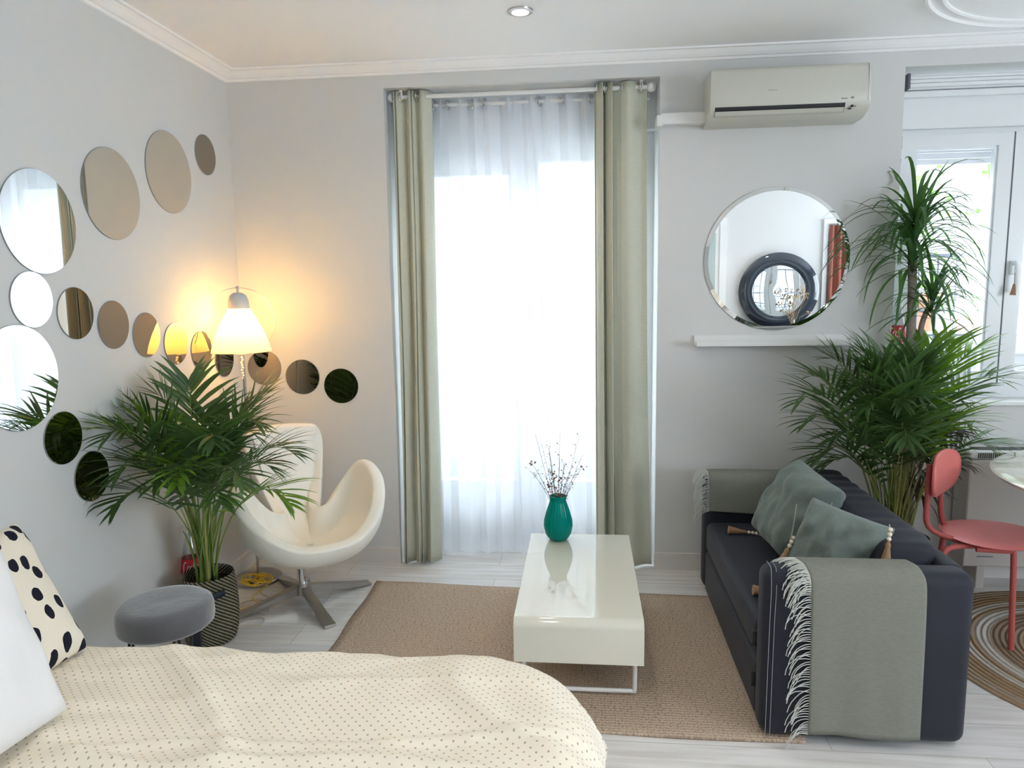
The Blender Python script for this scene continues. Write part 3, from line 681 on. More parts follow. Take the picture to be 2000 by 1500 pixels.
# ------------------------------------------------------------------ vase and dried flowers
vx, vy, vz = -0.128, 3.318, 0.331
b = MB(); pr = [(0.001, 0.0), (0.030, 0.0), (0.045, 0.006), (0.060, 0.030), (0.0675, 0.065), (0.066, 0.095), (0.056, 0.135), (0.044, 0.170), (0.037, 0.192), (0.040, 0.205), (0.042, 0.212), (0.036, 0.213), (0.033, 0.192), (0.040, 0.168), (0.052, 0.133), (0.062, 0.095), (0.0635, 0.065), (0.056, 0.032), (0.04, 0.010), (0.001, 0.008)]
NR = 120
def vf(u, v):
    i = v*(len(pr)-1); k = min(int(i), len(pr)-2); f = i-k
    r = pr[k][0]*(1-f)+pr[k+1][0]*f; z = pr[k][1]*(1-f)+pr[k+1][1]*f
    rr = r*(1+0.018*math.cos(24*2*PI*u)*min(1, r/0.04))
    return (vx+rr*math.cos(2*PI*u), vy+rr*math.sin(2*PI*u), vz+z)
b.grid(vf, NR, (len(pr)-1)*2, closeu=True)
tag(build('glass_vase', b, M_teal, loc=(vx, vy, vz)), 'ribbed teal glass vase standing on the white coffee table', 'vase')
rnd = random.Random(5)
tips = [(-0.235, 0.50), (-0.12, 0.495), (-0.17, 0.42), (-0.245, 0.38), (-0.26, 0.33), (-0.09, 0.40), (-0.03, 0.485), (-0.01, 0.42), (-0.015, 0.37), (-0.10, 0.34), (-0.15, 0.33), (-0.06, 0.35), (-0.19, 0.32), (-0.045, 0.30), (-0.12, 0.38), (-0.165, 0.45), (-0.20, 0.46), (-0.08, 0.31)]
FL = {0: 'tallest dried stem leaning to the left in the teal vase', 1: 'tall upright dried stem ending in a small cluster above the teal vase centre', 6: 'tallest dried stem at the right of the teal vase', 4: 'dried stem leaning furthest out to the left of the teal vase, low', 2: 'dried stem with brownish petals left of centre in the teal vase', 3: 'dried stem with tan petals at its tip on the left of the vase', 8: 'dried stem with the tan papery flower at the right of the teal vase', 7: 'dried stem with scattered buds at the far right of the teal vase'}
for i, (tx, tz) in enumerate(tips):
    b = MB(); bx = vx+(tx-vx)*0.12; by = vy+rnd.uniform(-0.012, 0.012); ty = vy+rnd.uniform(-0.09, 0.09)
    p = bez([(bx-(tx-vx)*0.15, by, vz+0.02), (bx, by, vz+0.16), (bx+(tx-bx)*0.35, by+(ty-by)*0.3, vz+0.26), (tx, ty, vz+tz)], 12)
    b.tube(p, [0.0017-0.0008*k/12 for k in range(13)], 4)
    nb = len(b.b.faces)
    for k in range(rnd.randint(7, 11)):
        q = p[rnd.randint(6, 12)]; d = Vector((rnd.uniform(-1, 1), rnd.uniform(-1, 1), rnd.uniform(0.0, 1.1))).normalized()*rnd.uniform(0.012, 0.035)
        b.tube([q, q+d*0.5+Vector((0, 0, 0.003)), q+d], 0.0006, 3); b.sphere(q+d, rnd.uniform(0.0018, 0.0038), 5)
    if i in (2, 3, 8, 9, 10, 12):
        for k in range(5):
            q = p[-1 if i in (3, 8) else 9]+Vector((rnd.uniform(-.014, .014), rnd.uniform(-.01, .01), rnd.uniform(-.01, .01))); a = Vector((rnd.uniform(-1, 1), rnd.uniform(-1, 1), rnd.uniform(-1, 1))).normalized()
            u = a.orthogonal().normalized()*0.008; w = a.cross(u)*0.8
            f = b.face(b.verts([q-u, q-w, q+u, q+w]))
    b.b.faces.ensure_lookup_table()
    for k in range(nb, len(b.b.faces)): b.b.faces[k].material_index = 1 + (k % 3 == 0) if len(b.b.faces[k].verts) != 4 or k % 2 else 1
    o = build('dried_flower', b, [M_dried, M_bud, M_petal], loc=(bx, by, vz+0.02), smooth=False)
    tag(o, FL.get(i, 'short brown dried stem in the dense middle of the bouquet in teal vase'), 'dried flower', 'dried flowers in the teal vase')

# ------------------------------------------------------------------ sofa
sf = thing('sofa', 'charcoal navy two seat fabric sofa facing the coffee table', 'sofa', (0.91, 2.97, 0.0))
def soft(lo, hi, r, seg=5): return MB().box(lo, hi, r, seg)
build('base', soft((0.592, 2.44, 0.012), (1.20, 3.52, 0.215), 0.018), M_sofa, sf)
build('armrest', soft((0.582, 2.312, 0.012), (1.240, 2.432, 0.598), 0.042), M_sofa, sf)
build('armrest', soft((0.582, 3.505, 0.012), (1.240, 3.625, 0.598), 0.042), M_sofa, sf)
build('back_frame', soft((1.165, 2.40, 0.012), (1.240, 3.54, 0.596), 0.025), M_sofa, sf)
def seat(u, v):
    pass
sb = MB(); sb.box((0.588, 2.436, 0.222), (1.17, 3.502, 0.372), 0.035, 5); build('seat_cushion', sb, M_sofa, sf)
b = MB()
def bc(u, v):   # long back cushion, closed loop section swept along y
    y = 2.462+1.035*v; a = 2*PI*u
    e = min(1, min(v, 1-v)*14); e = math.sqrt(max(0.0, 1-(1-e)**2))*0.25+0.75
    cx, cz = 1.065-0.0, 0.505; sx, sz = 0.105*e, 0.148*e
    k = 0.38
    c_, s_ = math.cos(a), math.sin(a)
    x = cx+sx*math.copysign(abs(c_)**k, c_); z = cz+sz*math.copysign(abs(s_)**k, s_)
    x -= 0.03*(z-0.5)/0.15*-1
    z += 0.006*math.sin(60*y+4*x)*(1 if s_ > 0.2 else 0)*abs(math.sin(2.2*y))
    return (x, y, z)
b.grid(bc, 48, 90, closeu=True)
b.b.verts.ensure_lookup_table()
bmesh.ops.holes_fill(b.b, edges=[e for e in b.b.edges if len(e.link_faces) == 1])
build('back_cushion', b, M_sofa, sf)
st = MB()
for dy, dz in ((0.0, 0.0),):
    st.tube(smoothpath([(0.597, 2.3105, 0.03), (0.600, 2.3105, 0.40), (0.602, 2.3105, 0.535), (0.604, 2.325, 0.578), (0.606, 2.345, 0.5995), (0.607, 2.40, 0.5995)], 5), 0.0010, 4)
    st.tube(smoothpath([(0.612, 2.3105, 0.03), (0.615, 2.3105, 0.40), (0.618, 2.3105, 0.533), (0.620, 2.325, 0.578), (0.622, 2.345, 0.5995), (0.623, 2.40, 0.5995)], 5), 0.0010, 4)
build('stitching', st, M_stitch, sf)
for z in (0.125, 0.275):
    build('strap', MB().box((0.577, 2.436, z), (0.60, 2.452, z+0.055), 0.004), M_black, sf)

# throws
def fringe(starts, dirs, rnd, ln=(0.05, 0.09)):
    b = MB()
    for p, d in zip(starts, dirs):
        p = Vector(p); L = rnd.uniform(*ln); q = [p]
        d = Vector(d).normalized(); side = Vector((rnd.uniform(-.7, .6), -rnd.uniform(0, .3), rnd.uniform(-.8, .8)))
        for k in range(1, 7):
            t = k/6; g = Vector((0, 0, -1)); dr_ = 0.75 if k > 1 else 0.85
            dd = (d*(1-t*dr_) + g*(t*0.85) + side*0.35*math.sin(PI*t+rnd.uniform(0, .8))).normalized()
            q.append(q[-1]+dd*L/6)
        b.tube(q, 0.0013, 4)
    return b
rnd = random.Random(9)
th = thing('throw_blanket', 'sage grey fringed throw hanging over the near sofa arm', 'blanket', (0.88, 2.30, 0.04))
PATH = smoothpath([(2.452, 0.42), (2.447, 0.52), (2.444, 0.570), (2.425, 0.603), (2.385, 0.612), (2.345, 0.610), (2.313, 0.585), (2.300, 0.54), (2.296, 0.40), (2.294, 0.22), (2.292, 0.044)], 6) if False else None
def path2(pts, n=6):
    q = smoothpath([(0, a, c_) for a, c_ in pts], n); return [(v_.y, v_.z) for v_ in q]
TP = path2([(2.452, 0.46), (2.447, 0.54), (2.441, 0.585), (2.420, 0.606), (2.385, 0.611), (2.345, 0.609), (2.314, 0.585), (2.301, 0.54), (2.296, 0.40), (2.294, 0.22), (2.292, 0.044)])
def tl(v):   # left edge x along the drop
    return 0.672 + 0.040*min(1, v/0.6) + 0.018*v
def throwf(u, v):
    i = v*(len(TP)-1); k = min(int(i), len(TP)-2); f = i-k
    y = TP[k][0]*(1-f)+TP[k+1][0]*f; z = TP[k][1]*(1-f)+TP[k+1][1]*f
    x0 = tl(v); x1 = 1.030+0.038*min(1, v/0.6)+0.014*v
    w = max(0, v-0.55)
    return (x0+(x1-x0)*u, y - 0.006*w*math.sin(7*u+3*v) - 0.004*w*math.sin(17*u), z+0.010*w*math.sin(5*u+1))
b = MB(); b.grid(throwf, 40, 60); build('cloth', b, M_throw, th, solid=0.004)
S = []; Dd = []
for k in range(190):
    v = 0.10+0.90*(k/189); p = Vector(throwf(0, v)); S.append(p); top = v < 0.62
    Dd.append((-1, -0.15 if top else -0.25, 0.25 if not top else 0.05))
build('fringe', fringe(S, Dd, rnd, (0.065, 0.125)), M_fringe, th)
th = thing('throw_blanket', 'sage grey fringed throw draped over the far sofa arm by the wall', 'blanket', (0.85, 3.50, 0.4))
TP2 = path2([(3.640, 0.30), (3.637, 0.48), (3.632, 0.565), (3.612, 0.602), (3.565, 0.611), (3.525, 0.607), (3.500, 0.580), (3.490, 0.53), (3.487, 0.47), (3.486, 0.425)])
def throw2(u, v):
    i = v*(len(TP2)-1); k = min(int(i), len(TP2)-2); f = i-k
    y = TP2[k][0]*(1-f)+TP2[k+1][0]*f; z = TP2[k][1]*(1-f)+TP2[k+1][1]*f
    return (0.600+0.48*u, y-0.003*math.sin(9*u+4*v), z - 0.02*u*max(0, v-0.7)/0.3)
b = MB(); b.grid(throw2, 30, 50); build('cloth', b, M_throw, th, solid=0.004)
S = []; Dd = []
for k in range(80):
    v = 0.35+0.65*(k/79); S.append(Vector(throw2(0, v))); Dd.append((-1, -0.35, 0.15))
build('fringe', fringe(S, Dd, rnd, (0.07, 0.12)), M_fringe, th)

# scatter cushions
def pillow(c, ex, ey, en, a, bb, T, m, name, parent=None, n=26, pinch=0.07, uvs=None, nz=0.010, seed=0):
    c, ex, ey, en = Vector(c), Vector(ex).normalized(), Vector(ey).normalized(), Vector(en).normalized()
    mb = MB()
    for side in (1, -1):
        def fn(u, v):
            s, t = 2*u-1, 2*v-1
            h = T*(max(0, (1-s**4)*(1-t**4)))**0.45*(0.8+0.2*(1-s*s)*(1-t*t))
            x = a*s*(1-pinch*(1-t*t)) ; y = bb*t*(1-pinch*(1-s*s))
            w = noise.noise(Vector((s*2.1+seed, t*2.1, side)))*nz*1.4*(1-s**6)*(1-t**6) + noise.noise(Vector((s*5+seed, t*3, side)))*nz*0.7*(1-s**6)*(1-t**6)
            e = max(abs(s), abs(t))
            w += nz*0.8*math.sin(9*(s-t)+seed)*(e**3)*(1-e**8)
            return c+ex*x+ey*y+en*(side*h+w)
        mb.grid(fn, n, n, uvfn=(lambda u, v: (u*2*a, v*2*bb)) if uvs else None)
    return build(name, mb, m, parent, loc=c if parent is None else None, weld=True, sub=1)
def tassel(parent, p0, path, end_dir):
    t = MB(); p = smoothpath(path, 5); t.tube(p, 0.0022, 6)
    o = build('tassel', t, M_cord, parent)
    q = Vector(path[-1]); d = Vector(end_dir).normalized()
    bb = MB(); bb.tube([q, q+d*0.012, q+d*0.022, q+d*0.06, q+d*0.085], [0.004, 0.009, 0.008, 0.015, 0.019], 12); 
    build('brush', bb, M_tassel, o)
    for k in range(3):
        w = p[-2-k*2] if len(p) > 8 else p[-1]
        w = q - d*(0.008+0.0165*k)
        build('bead', MB().sphere(w, 0.0078, 10), M_bead, o)
cu = thing('cushion', 'larger plump sage grey cushion leaning at the far end of sofa', 'cushion', (0.87, 3.05, 0.38))
pillow((0.880, 3.04, 0.575), (0.155, -0.88, -0.10), (0.42, -0.20, 0.90), (-0.90, -0.30, 0.38), 0.180, 0.195, 0.118, M_cush, 'cushion_cover', cu, seed=1, nz=0.020, pinch=0.035)
tassel(cu, None, [(0.86, 3.20, 0.385), (0.80, 3.27, 0.383), (0.745, 3.31, 0.384)], (-1, 0.05, 0.10))
tassel(cu, None, [(0.985, 2.88, 0.725), (0.955, 2.84, 0.66), (0.94, 2.80, 0.61)], (-0.25, -0.35, -0.9))
cu = thing('cushion', 'smaller sage grey cushion propped against the near sofa arm', 'cushion', (0.87, 2.62, 0.38))
pillow((0.905, 2.630, 0.545), (0.70, -0.60, -0.17), (0.32, -0.02, 0.94), (-0.56, -0.75, 0.28), 0.152, 0.170, 0.105, M_cush, 'cushion_cover', cu, seed=5, nz=0.020, pinch=0.035)
tassel(cu, None, [(0.79, 2.72, 0.70), (0.775, 2.70, 0.62), (0.755, 2.68, 0.545)], (-0.45, -0.15, -0.85))
tassel(cu, None, [(1.035, 2.50, 0.70), (1.025, 2.462, 0.675), (1.018, 2.458, 0.655)], (-0.1, -0.02, -1))
tassel(cu, None, [(0.76, 2.66, 0.392), (0.73, 2.64, 0.388), (0.705, 2.635, 0.388)], (-1, 0.02, 0.08))

# ------------------------------------------------------------------ swan style lounge chair
sx, sy = -1.385, 3.275
sw = thing('lounge_chair', 'white leather curved shell swivel lounge chair with a steel star base', 'chair', (sx, sy, 0.0))
FA = math.radians(-51.5)        # facing direction
KEY = [(0, 0.325, 0.385, 0), (28, 0.335, 0.400, 28), (58, 0.36, 0.50, 58), (82, 0.370, 0.615, 82), (102, 0.355, 0.662, 101), (117, 0.330, 0.640, 116), (129, 0.260, 0.535, 131), (138, 0.165, 0.425, 145), (145, 0.240, 0.530, 150), (152, 0.360, 0.740, 150), (160, 0.392, 0.812, 155), (170, 0.375, 0.832, 167), (180, 0.365, 0.838, 180)]
def kv(deg, j):
    d = abs(((deg+180) % 360)-180)
    for i in range(len(KEY)-1):
        if KEY[i][0] <= d <= KEY[i+1][0]:
            def g(q): 
                q = min(max(q, -1), len(KEY))
                if q < 0: return (-KEY[1][0], KEY[1][j]*(-1 if j == 3 else 1))
                if q >= len(KEY): return (360-KEY[-2][0], 360-KEY[-2][j] if j == 3 else KEY[-2][j])
                return (KEY[q][0], KEY[q][j])
            (x0, y0), (x1, y1), (x2, y2), (x3, y3) = g(i-1), g(i), g(i+1), g(i+2)
            t = (d-x1)/(x2-x1); m1 = (y2-y0)/(x2-x0)*(x2-x1); m2 = (y3-y1)/(x3-x1)*(x2-x1)
            return (2*t**3-3*t*t+1)*y1+(t**3-2*t*t+t)*m1+(-2*t**3+3*t*t)*y2+(t**3-t*t)*m2
b = MB()
ZB = 0.245
def swan(u, v, off=0.0):
    deg = 360*u; r = kv(deg, 1); h = kv(deg, 2); sd = 1 if deg <= 180 else -1
    ra = kv(deg, 3)*sd; da = deg if deg <= 180 else deg-360; a = FA+math.radians(da+(ra-da)*v**2)
    t = v
    rad = r*math.sin(t*PI/2*0.97)**0.95 if t > 0 else 0.0
    g = t**2.4*0.55+0.45*(1-math.cos(t*PI/2))**1.2
    z = ZB+(h-ZB)*g
    # flare at the back and the lean
    back = max(0, -math.cos(math.radians(deg)))
    rad += 0.05*back*(g**2)
    cx = sx+0.055*math.cos(FA)+0.03; cy = sy+0.045*math.sin(FA)
    rr = max(rad, 0.0008)
    nrm = off
    return (cx+rr*math.cos(a), cy+rr*math.sin(a), z)
b.grid(lambda u, v: swan(u, 0.01+0.99*v), 144, 22, closeu=True)
o = build('seat_shell', b, M_leather, sw)
for md in list(o.modifiers): o.modifiers.remove(md)
md = o.modifiers.new('thickness', 'SOLIDIFY'); md.thickness = 0.062; md.offset = -1.0; md.use_even_offset = False
md = o.modifiers.new('smooth', 'SUBSURF'); md.levels = 1; md.render_levels = 2
SHELL = o
b = MB(); b.tube([(sx, sy, 0.075), (sx, sy, 0.285)], 0.024, 20); build('column', b, M_steel, sw)
b = MB(); b.lathe([(0.001, 0.105), (0.036, 0.103), (0.040, 0.080), (0.040, 0.045), (0.001, 0.045)], (sx, sy, 0), 24); build('hub', b, M_chrome, sw)
for ang in (-49, 41, 131, 221):
    a = math.radians(ang); d = Vector((math.cos(a), math.sin(a), 0)); w = Vector((-d.y, d.x, 0)); b = MB(); L = 0.35
    secs = []
    for t, hw, zt, zb in ((0.02, 0.019, 0.092, 0.050), (0.3, 0.021, 0.070, 0.036), (0.7, 0.025, 0.036, 0.012), (1.0, 0.028, 0.014, 0.002)):
        p = Vector((sx, sy, 0))+d*L*t
        secs.append(b.verts([p+w*hw+Vector((0, 0, zt)), p-w*hw+Vector((0, 0, zt)), p-w*hw*0.8+Vector((0, 0, zb)), p+w*hw*0.8+Vector((0, 0, zb))]))
    for p_, q_ in zip(secs, secs[1:]):
        for k in range(4): b.face([p_[k], p_[(k+1) % 4], q_[(k+1) % 4], q_[k]])
    b.face(secs[0]); b.face(secs[-1][::-1]); build('leg', b, M_chrome, sw, smooth=False)

# ------------------------------------------------------------------ floor lamp
lx, ly = -1.735, 3.530
fl = thing('floor_lamp', 'lit floor lamp with opal glass bell shade inside a thin metal hoop', 'lamp', (lx, ly, 0))
build('base', MB().lathe([(0.001, 0.0), (0.118, 0.0), (0.122, 0.004), (0.122, 0.014), (0.118, 0.018), (0.001, 0.020)], (lx, ly, 0), 48), M_chrome, fl)
hc = Vector((-1.700, 3.436, 1.376)); hd_ = Vector((0.90, 0.40, 0)).normalized(); HR = 0.165
build('pole', MB().tube([(lx, ly, 0.018), (lx+0.008, ly-0.02, 0.5), (hc.x, hc.y+0.004, hc.z-HR)], 0.0085, 12), M_chrome, fl)
build('hoop', MB().tube([hc+hd_*HR*math.cos(2*PI*k/72)+Vector((0, 0, HR*math.sin(2*PI*k/72))) for k in range(73)], 0.0020, 8, cap=False), M_chrome, fl)
b = MB(); b.sphere(hc+Vector((0, 0, HR)), 0.009, 10).tube([hc+Vector((0, 0, HR)), hc+Vector((0, 0, HR-0.03))], 0.006, 8)
build('hanger', b, M_chrome, fl)
M_cap = mat('grey_cap', (0.55, 0.57, 0.58), 0.5)
build('cap', MB().lathe([(0.001, 0.142), (0.022, 0.140), (0.040, 0.126), (0.048, 0.100), (0.051, 0.062)], hc, 32), M_cap, fl)
build('lamp_shade', MB().lathe([(0.050, 0.064), (0.064, 0.040), (0.092, -0.010), (0.116, -0.062), (0.133, -0.110), (0.143, -0.150)], hc, 48), M_shade, fl)
build('added_diffuser', MB().lathe([(0.0005, -0.140), (0.08, -0.142), (0.1405, -0.146)], hc, 48), M_shade, fl)  # closing disc added to weaken the light thrown downwards
build('bulb', MB().sphere(hc+Vector((0, 0, 0.060)), 0.014, 12), M_glow, fl)
gb = MB(); 
for k in range(9):
    gb.sphere((hc.x+0.004+0.003*math.sin(k*2.1), hc.y-0.012, 1.198-k*0.013), 0.0062, 8)
tag(build('bead_garland', gb, M_lwhite, loc=(hc.x, hc.y-0.012, 1.09)), 'short string of white beads hanging on the lamp pole under the shade', 'garland')
# cables
rnd = random.Random(4)
pts = [(-1.80, 3.70, 0.06), (-1.78, 3.55, 0.03)]
for k in range(46):
    a = k*0.83; r = 0.045+0.03*math.sin(k*1.3); pts.append((-1.73+r*1.2*math.cos(a)+0.02, 3.45+r*1.0*math.sin(a), 0.024+0.008*(k % 3)))
pts += [(-1.66, 3.30, 0.008), (-1.60, 3.22, 0.006), (-1.66, 3.14, 0.006)]
tag(build('power_cable', MB().tube(smoothpath(pts, 4), 0.0028, 6), M_yellow, loc=(-1.73, 3.45, 0.006)), 'tangled yellow cable heaped on the round lamp base', 'cable')
pts = [(-1.66, 3.38, 0.006)] + [(-1.62+0.09*math.sin(k*0.9)+0.01*k*0.3, 3.30-0.017*k+0.03*math.cos(k*1.7), 0.006) for k in range(18)]
tag(build('power_cable', MB().tube(smoothpath(pts, 4), 0.0022, 6), M_clearcable, loc=(-1.6, 3.2, 0.006)), 'thin pale cable straggling over the floor beside the chair base', 'cable')
sk = thing('wall_socket', 'white wall socket in the corner behind the palm stems', 'socket', (-1.832, 3.8, 0.36))
build('plate', MB().box((-1.862, 3.787, 0.31), (-1.802, 3.80, 0.43), 0.004), M_trim, sk, smooth=False)
build('plug', MB().box((-1.846, 3.765, 0.33), (-1.82, 3.79, 0.355), 0.004), M_lwhite, sk, smooth=False)

# ------------------------------------------------------------------ palms
def frond(parent, base, tip, up, mats, rnd, lmax=0.20, npair=17, width=0.0075, start=0.42, drop=0.05, name='frond'):
    """one pinnate frond: curved rachis and paired leaflets"""
    B = Vector(base); T = Vector(tip); hz = T-B; hz.z = 0
    rise = T.z-B.z
    p1 = B+hz*0.10+Vector((0, 0, rise*0.45+up*0.5)); p2 = B+hz*0.62+Vector((0, 0, rise*0.98+up))
    N = 26; P = bez([B, p1, p2, T], N)
    b = MB(); b.tube(P, [0.0042*(1-0.8*k/N) for k in range(N+1)], 5)
    nst = len(b.b.faces)
    for k in range(npair):
        t = start+(0.985-start)*(k/(npair-1)); i = t*N; j = min(int(i), N-1); f = i-j
        q = P[j].lerp(P[j+1], f); tan = (P[j+1]-P[j]).normalized()
        side = tan.cross(Vector((0, 0, 1)))
        if side.length < 0.05: side = Vector((hz.y, -hz.x, 0))
        side.normalize(); nup = side.cross(tan).normalized()
        s = (t-start)/(1-start)
        L = lmax*(0.55+0.9*math.sin(PI*min(1, s*0.8+0.18)))*0.72*(1 if s < 0.9 else 0.8)
        ang = math.radians(62-40*s)
        for sg in (-1, 1):
            if rnd.random() < 0.04: continue
            l = L*rnd.uniform(0.85, 1.12); a2 = ang+rnd.uniform(-0.12, 0.12)
            d = (tan*math.cos(a2)+side*sg*math.sin(a2)+nup*rnd.uniform(0.05, 0.32)).normalized()
            w0 = width*rnd.uniform(0.8, 1.15); pv = []; cur = Vector(q); dd = d.copy(); n = 5
            for m in range(n+1):
                ww = w0*(0.35, 0.9, 1.0, 0.85, 0.5, 0.03)[m]
                wd = dd.cross(nup); wd = wd.normalized() if wd.length > 1e-3 else side
                pv.append((cur-wd*ww, cur+nup*(-0.25*ww), cur+wd*ww))
                cur = cur+dd*l/n; cur.x = max(cur.x, XL+0.012); cur.y = min(cur.y, YB-0.02 if cur.x < WX0 else 3.87); dd = (dd+Vector((0, 0, -1))*drop*(1+m*0.6)*rnd.uniform(0.7, 1.3)).normalized()
            vv = [b.verts(x) for x in pv]
            for x, y in zip(vv, vv[1:]):
                b.face([x[0], x[1], y[1], y[0]]); b.face([x[1], x[2], y[2], y[1]])
    b.b.faces.ensure_lookup_table()
    for k in range(nst, len(b.b.faces)): b.b.faces[k].material_index = 1
    o = build(name, b, mats, parent)
    for md in list(o.modifiers): o.modifiers.remove(md)
    return o
def lim(p): return (max(p[0], XL+0.03), p[1], p[2])
rnd = random.Random(21)
pb = Vector((-1.650, 2.88, 0.258))
pl = thing('areca_palm', 'leafy green areca palm in the striped basket beside the white chair', 'plant', pb)
LT = [(-1.81, 2.5, 1.08), (-1.76, 2.45, 0.99), (-1.68, 2.9, 1.19), (-1.76, 2.8, 1.16), (-1.4, 3.05, 1.13), (-1.25, 2.95, 0.82), (-1.2, 2.75, 0.66), (-1.78, 2.5, 0.71), (-1.73, 2.45, 0.85), (-1.50, 3.05, 1.06), (-1.36, 2.5, 0.74), (-1.79, 2.7, 1.11), (-1.8, 2.65, 0.99), (-1.37, 3.0, 0.73), (-1.27, 2.5, 0.82), (-1.65, 2.55, 0.79), (-1.67, 3.0, 1.02), (-1.34, 2.8, 0.98), (-1.52, 2.5, 0.82), (-1.44, 2.78, 0.86), (-1.70, 2.62, 0.92), (-1.45, 2.7, 0.86), (-1.42, 2.95, 0.90), (-1.42, 2.6, 0.95)]
LT = [(a, b_, c_-0.055 if c_ > 1.0 else c_) for a, b_, c_ in LT]
for i, t in enumerate(LT):
    a = rnd.uniform(0, 2*PI); r = rnd.uniform(0.005, 0.040); base = pb+Vector((r*math.cos(a), r*math.sin(a), 0))
    top = t[2] > 1.0
    frond(pl, base, t, 0.02 if top else 0.16+0.1*(0.9-t[2]), [M_stem, M_leaf if i % 6 else M_leafy], rnd, lmax=0.235, npair=14 if top else 16, start=0.45, width=0.0092)
for i in range(16):    # bare leaf sheaths low down
    a = rnd.uniform(0, 2*PI); r = rnd.uniform(0.0, 0.045); p = pb+Vector((r*math.cos(a), r*math.sin(a), -0.004)); q = p+Vector((0.9*math.cos(a)*rnd.uniform(0.03, 0.12), math.sin(a)*rnd.uniform(0.03, 0.12), rnd.uniform(0.25, 0.42)))
    build('stem', MB().tube(bez([p, p+Vector((0, 0, 0.15)), q], 8), [0.0075-0.0006*k for k in range(9)], 7), M_stem if i % 3 else M_stemy, pl)
# basket
bc_ = (-1.650, 2.88, 0)
bk = thing('plant_basket', 'round woven basket with diagonal dark and straw stripes holding the left palm', 'basket', bc_)
pr = [(0.001, 0.0), (0.118, 0.0), (0.132, 0.010), (0.145, 0.05), (0.152, 0.10), (0.154, 0.16), (0.150, 0.22), (0.143, 0.27), (0.140, 0.298), (0.136, 0.304), (0.131, 0.298), (0.134, 0.26), (0.137, 0.235), (0.137, 0.232)]
pr = [(r*0.80, h) for r, h in pr]
def refine(p, n=3):
    o = []
    for (a, c_), (d, e) in zip(p, p[1:]):
        for k in range(n): o.append((a+(d-a)*k/n, c_+(e-c_)*k/n))
    return o+[p[-1]]
build('basket_body', MB().lathe(refine(pr), bc_, 72, uv=True), M_basket, bk)
build('soil', MB().lathe([(0.001, 0.262), (0.06, 0.265), (0.108, 0.258)], bc_, 40), M_soil, bk)
M_navy = mat('navy_strap', (0.012, 0.02, 0.035), 0.6)
for a0 in (math.radians(-58), math.radians(122)):
    b = MB(); n = 14
    def hf(u, v):
        a = a0+(u-0.5)*0.95; z = 0.262-0.018*math.sin(PI*u)**0.5*0 + v*0.026; r = 0.126+0.012*math.sin(PI*u)
        return (bc_[0]+r*math.cos(a), bc_[1]+r*math.sin(a), z-0.03)
    b.grid(hf, 20, 2); build('handle', b, M_navy, bk, solid=0.006)
b = MB(); b.grid(lambda u, v: (bc_[0]+(0.121+0.005*math.sin(PI*v))*math.cos(math.radians(-98)+0.32*u), bc_[1]+(0.121+0.005*math.sin(PI*v))*math.sin(math.radians(-98)+0.32*u), 0.02+0.20*v), 6, 10); build('band', b, M_navy, bk, solid=0.004)

# right palm in a pot behind the sofa
rb = Vector((1.44, 3.44, 0.292))
pr_ = thing('areca_palm', 'large bushy areca palm behind the sofa in front of the window', 'plant', rb)
RT = [(0.92, 3.2, 1.01), (0.99, 3.3, 1.11), (0.95, 3.2, 0.91), (1.03, 3.3, 0.73), (1.1, 3.4, 0.66), (1.14, 3.5, 1.17), (1.27, 3.5, 1.20), (1.40, 3.55, 1.17), (1.64, 3.6, 1.22), (1.75, 3.6, 1.23), (1.84, 3.62, 1.18), (1.97, 3.6, 1.04), (1.74, 3.5, 0.96), (1.75, 3.45, 0.86), (1.9, 3.5, 0.72), (1.33, 3.1, 0.86), (1.2, 3.2, 0.98), (1.66, 3.36, 0.82), (1.16, 3.35, 1.05), (1.43, 3.4, 1.08), (1.1, 3.3, 0.82), (1.62, 3.5, 1.12), (1.25, 3.3, 0.88), (1.35, 3.2, 1.0), (1.5, 3.36, 1.0), (1.22, 3.45, 1.10), (1.52, 3.45, 1.15), (1.34, 3.17, 0.88), (1.30, 3.4, 1.12), (1.46, 3.3, 1.02)]
for i, t in enumerate(RT):
    a = rnd.uniform(0, 2*PI); r = rnd.uniform(0.01, 0.07); base = rb+Vector((r*math.cos(a), r*math.sin(a), 0))
    frond(pr_, base, t, 0.04 if t[2] > 1.1 else 0.16+0.12*(1.0-t[2]), [M_stemy if i % 2 else M_stem, M_leafy if i in (8, 9, 10, 13, 21) else M_leaf], rnd, lmax=0.245, npair=17, start=0.42, width=0.0085)
for i, t in enumerate([(1.77, 3.45, 0.66), (1.68, 3.42, 0.80), (1.78, 3.52, 0.80)]):
    frond(pr_, rb, t, 0.10, [M_dry, M_dry], rnd, lmax=0.15, npair=14, start=0.5, drop=0.16, width=0.005, name='withered_frond')
for i in range(22):
    a = rnd.uniform(0, 2*PI); r = rnd.uniform(0.0, 0.08); p = rb+Vector((r*math.cos(a), r*math.sin(a), -0.004)); q = p+Vector((math.cos(a)*rnd.uniform(0.03, 0.12), math.sin(a)*rnd.uniform(0.03, 0.10), rnd.uniform(0.3, 0.5)))
    build('stem', MB().tube(bez([p, p+Vector((0, 0, 0.15)), q], 8), [0.007-0.0006*k for k in range(9)], 7), M_stemy, pr_)
pp = thing('plant_pot', 'grey ceramic pot behind the sofa holding the large palm', 'pot', (1.44, 3.44, 0))
build('pot_body', MB().lathe([(0.001, 0.0), (0.115, 0.0), (0.12, 0.01), (0.142, 0.30), (0.146, 0.32), (0.142, 0.325), (0.134, 0.32), (0.132, 0.285), (0.132, 0.283)], (1.44, 3.44, 0), 48), M_pot, pp)
build('soil', MB().lathe([(0.001, 0.293), (0.134, 0.290)], (1.44, 3.44, 0), 40), M_soil, pp)

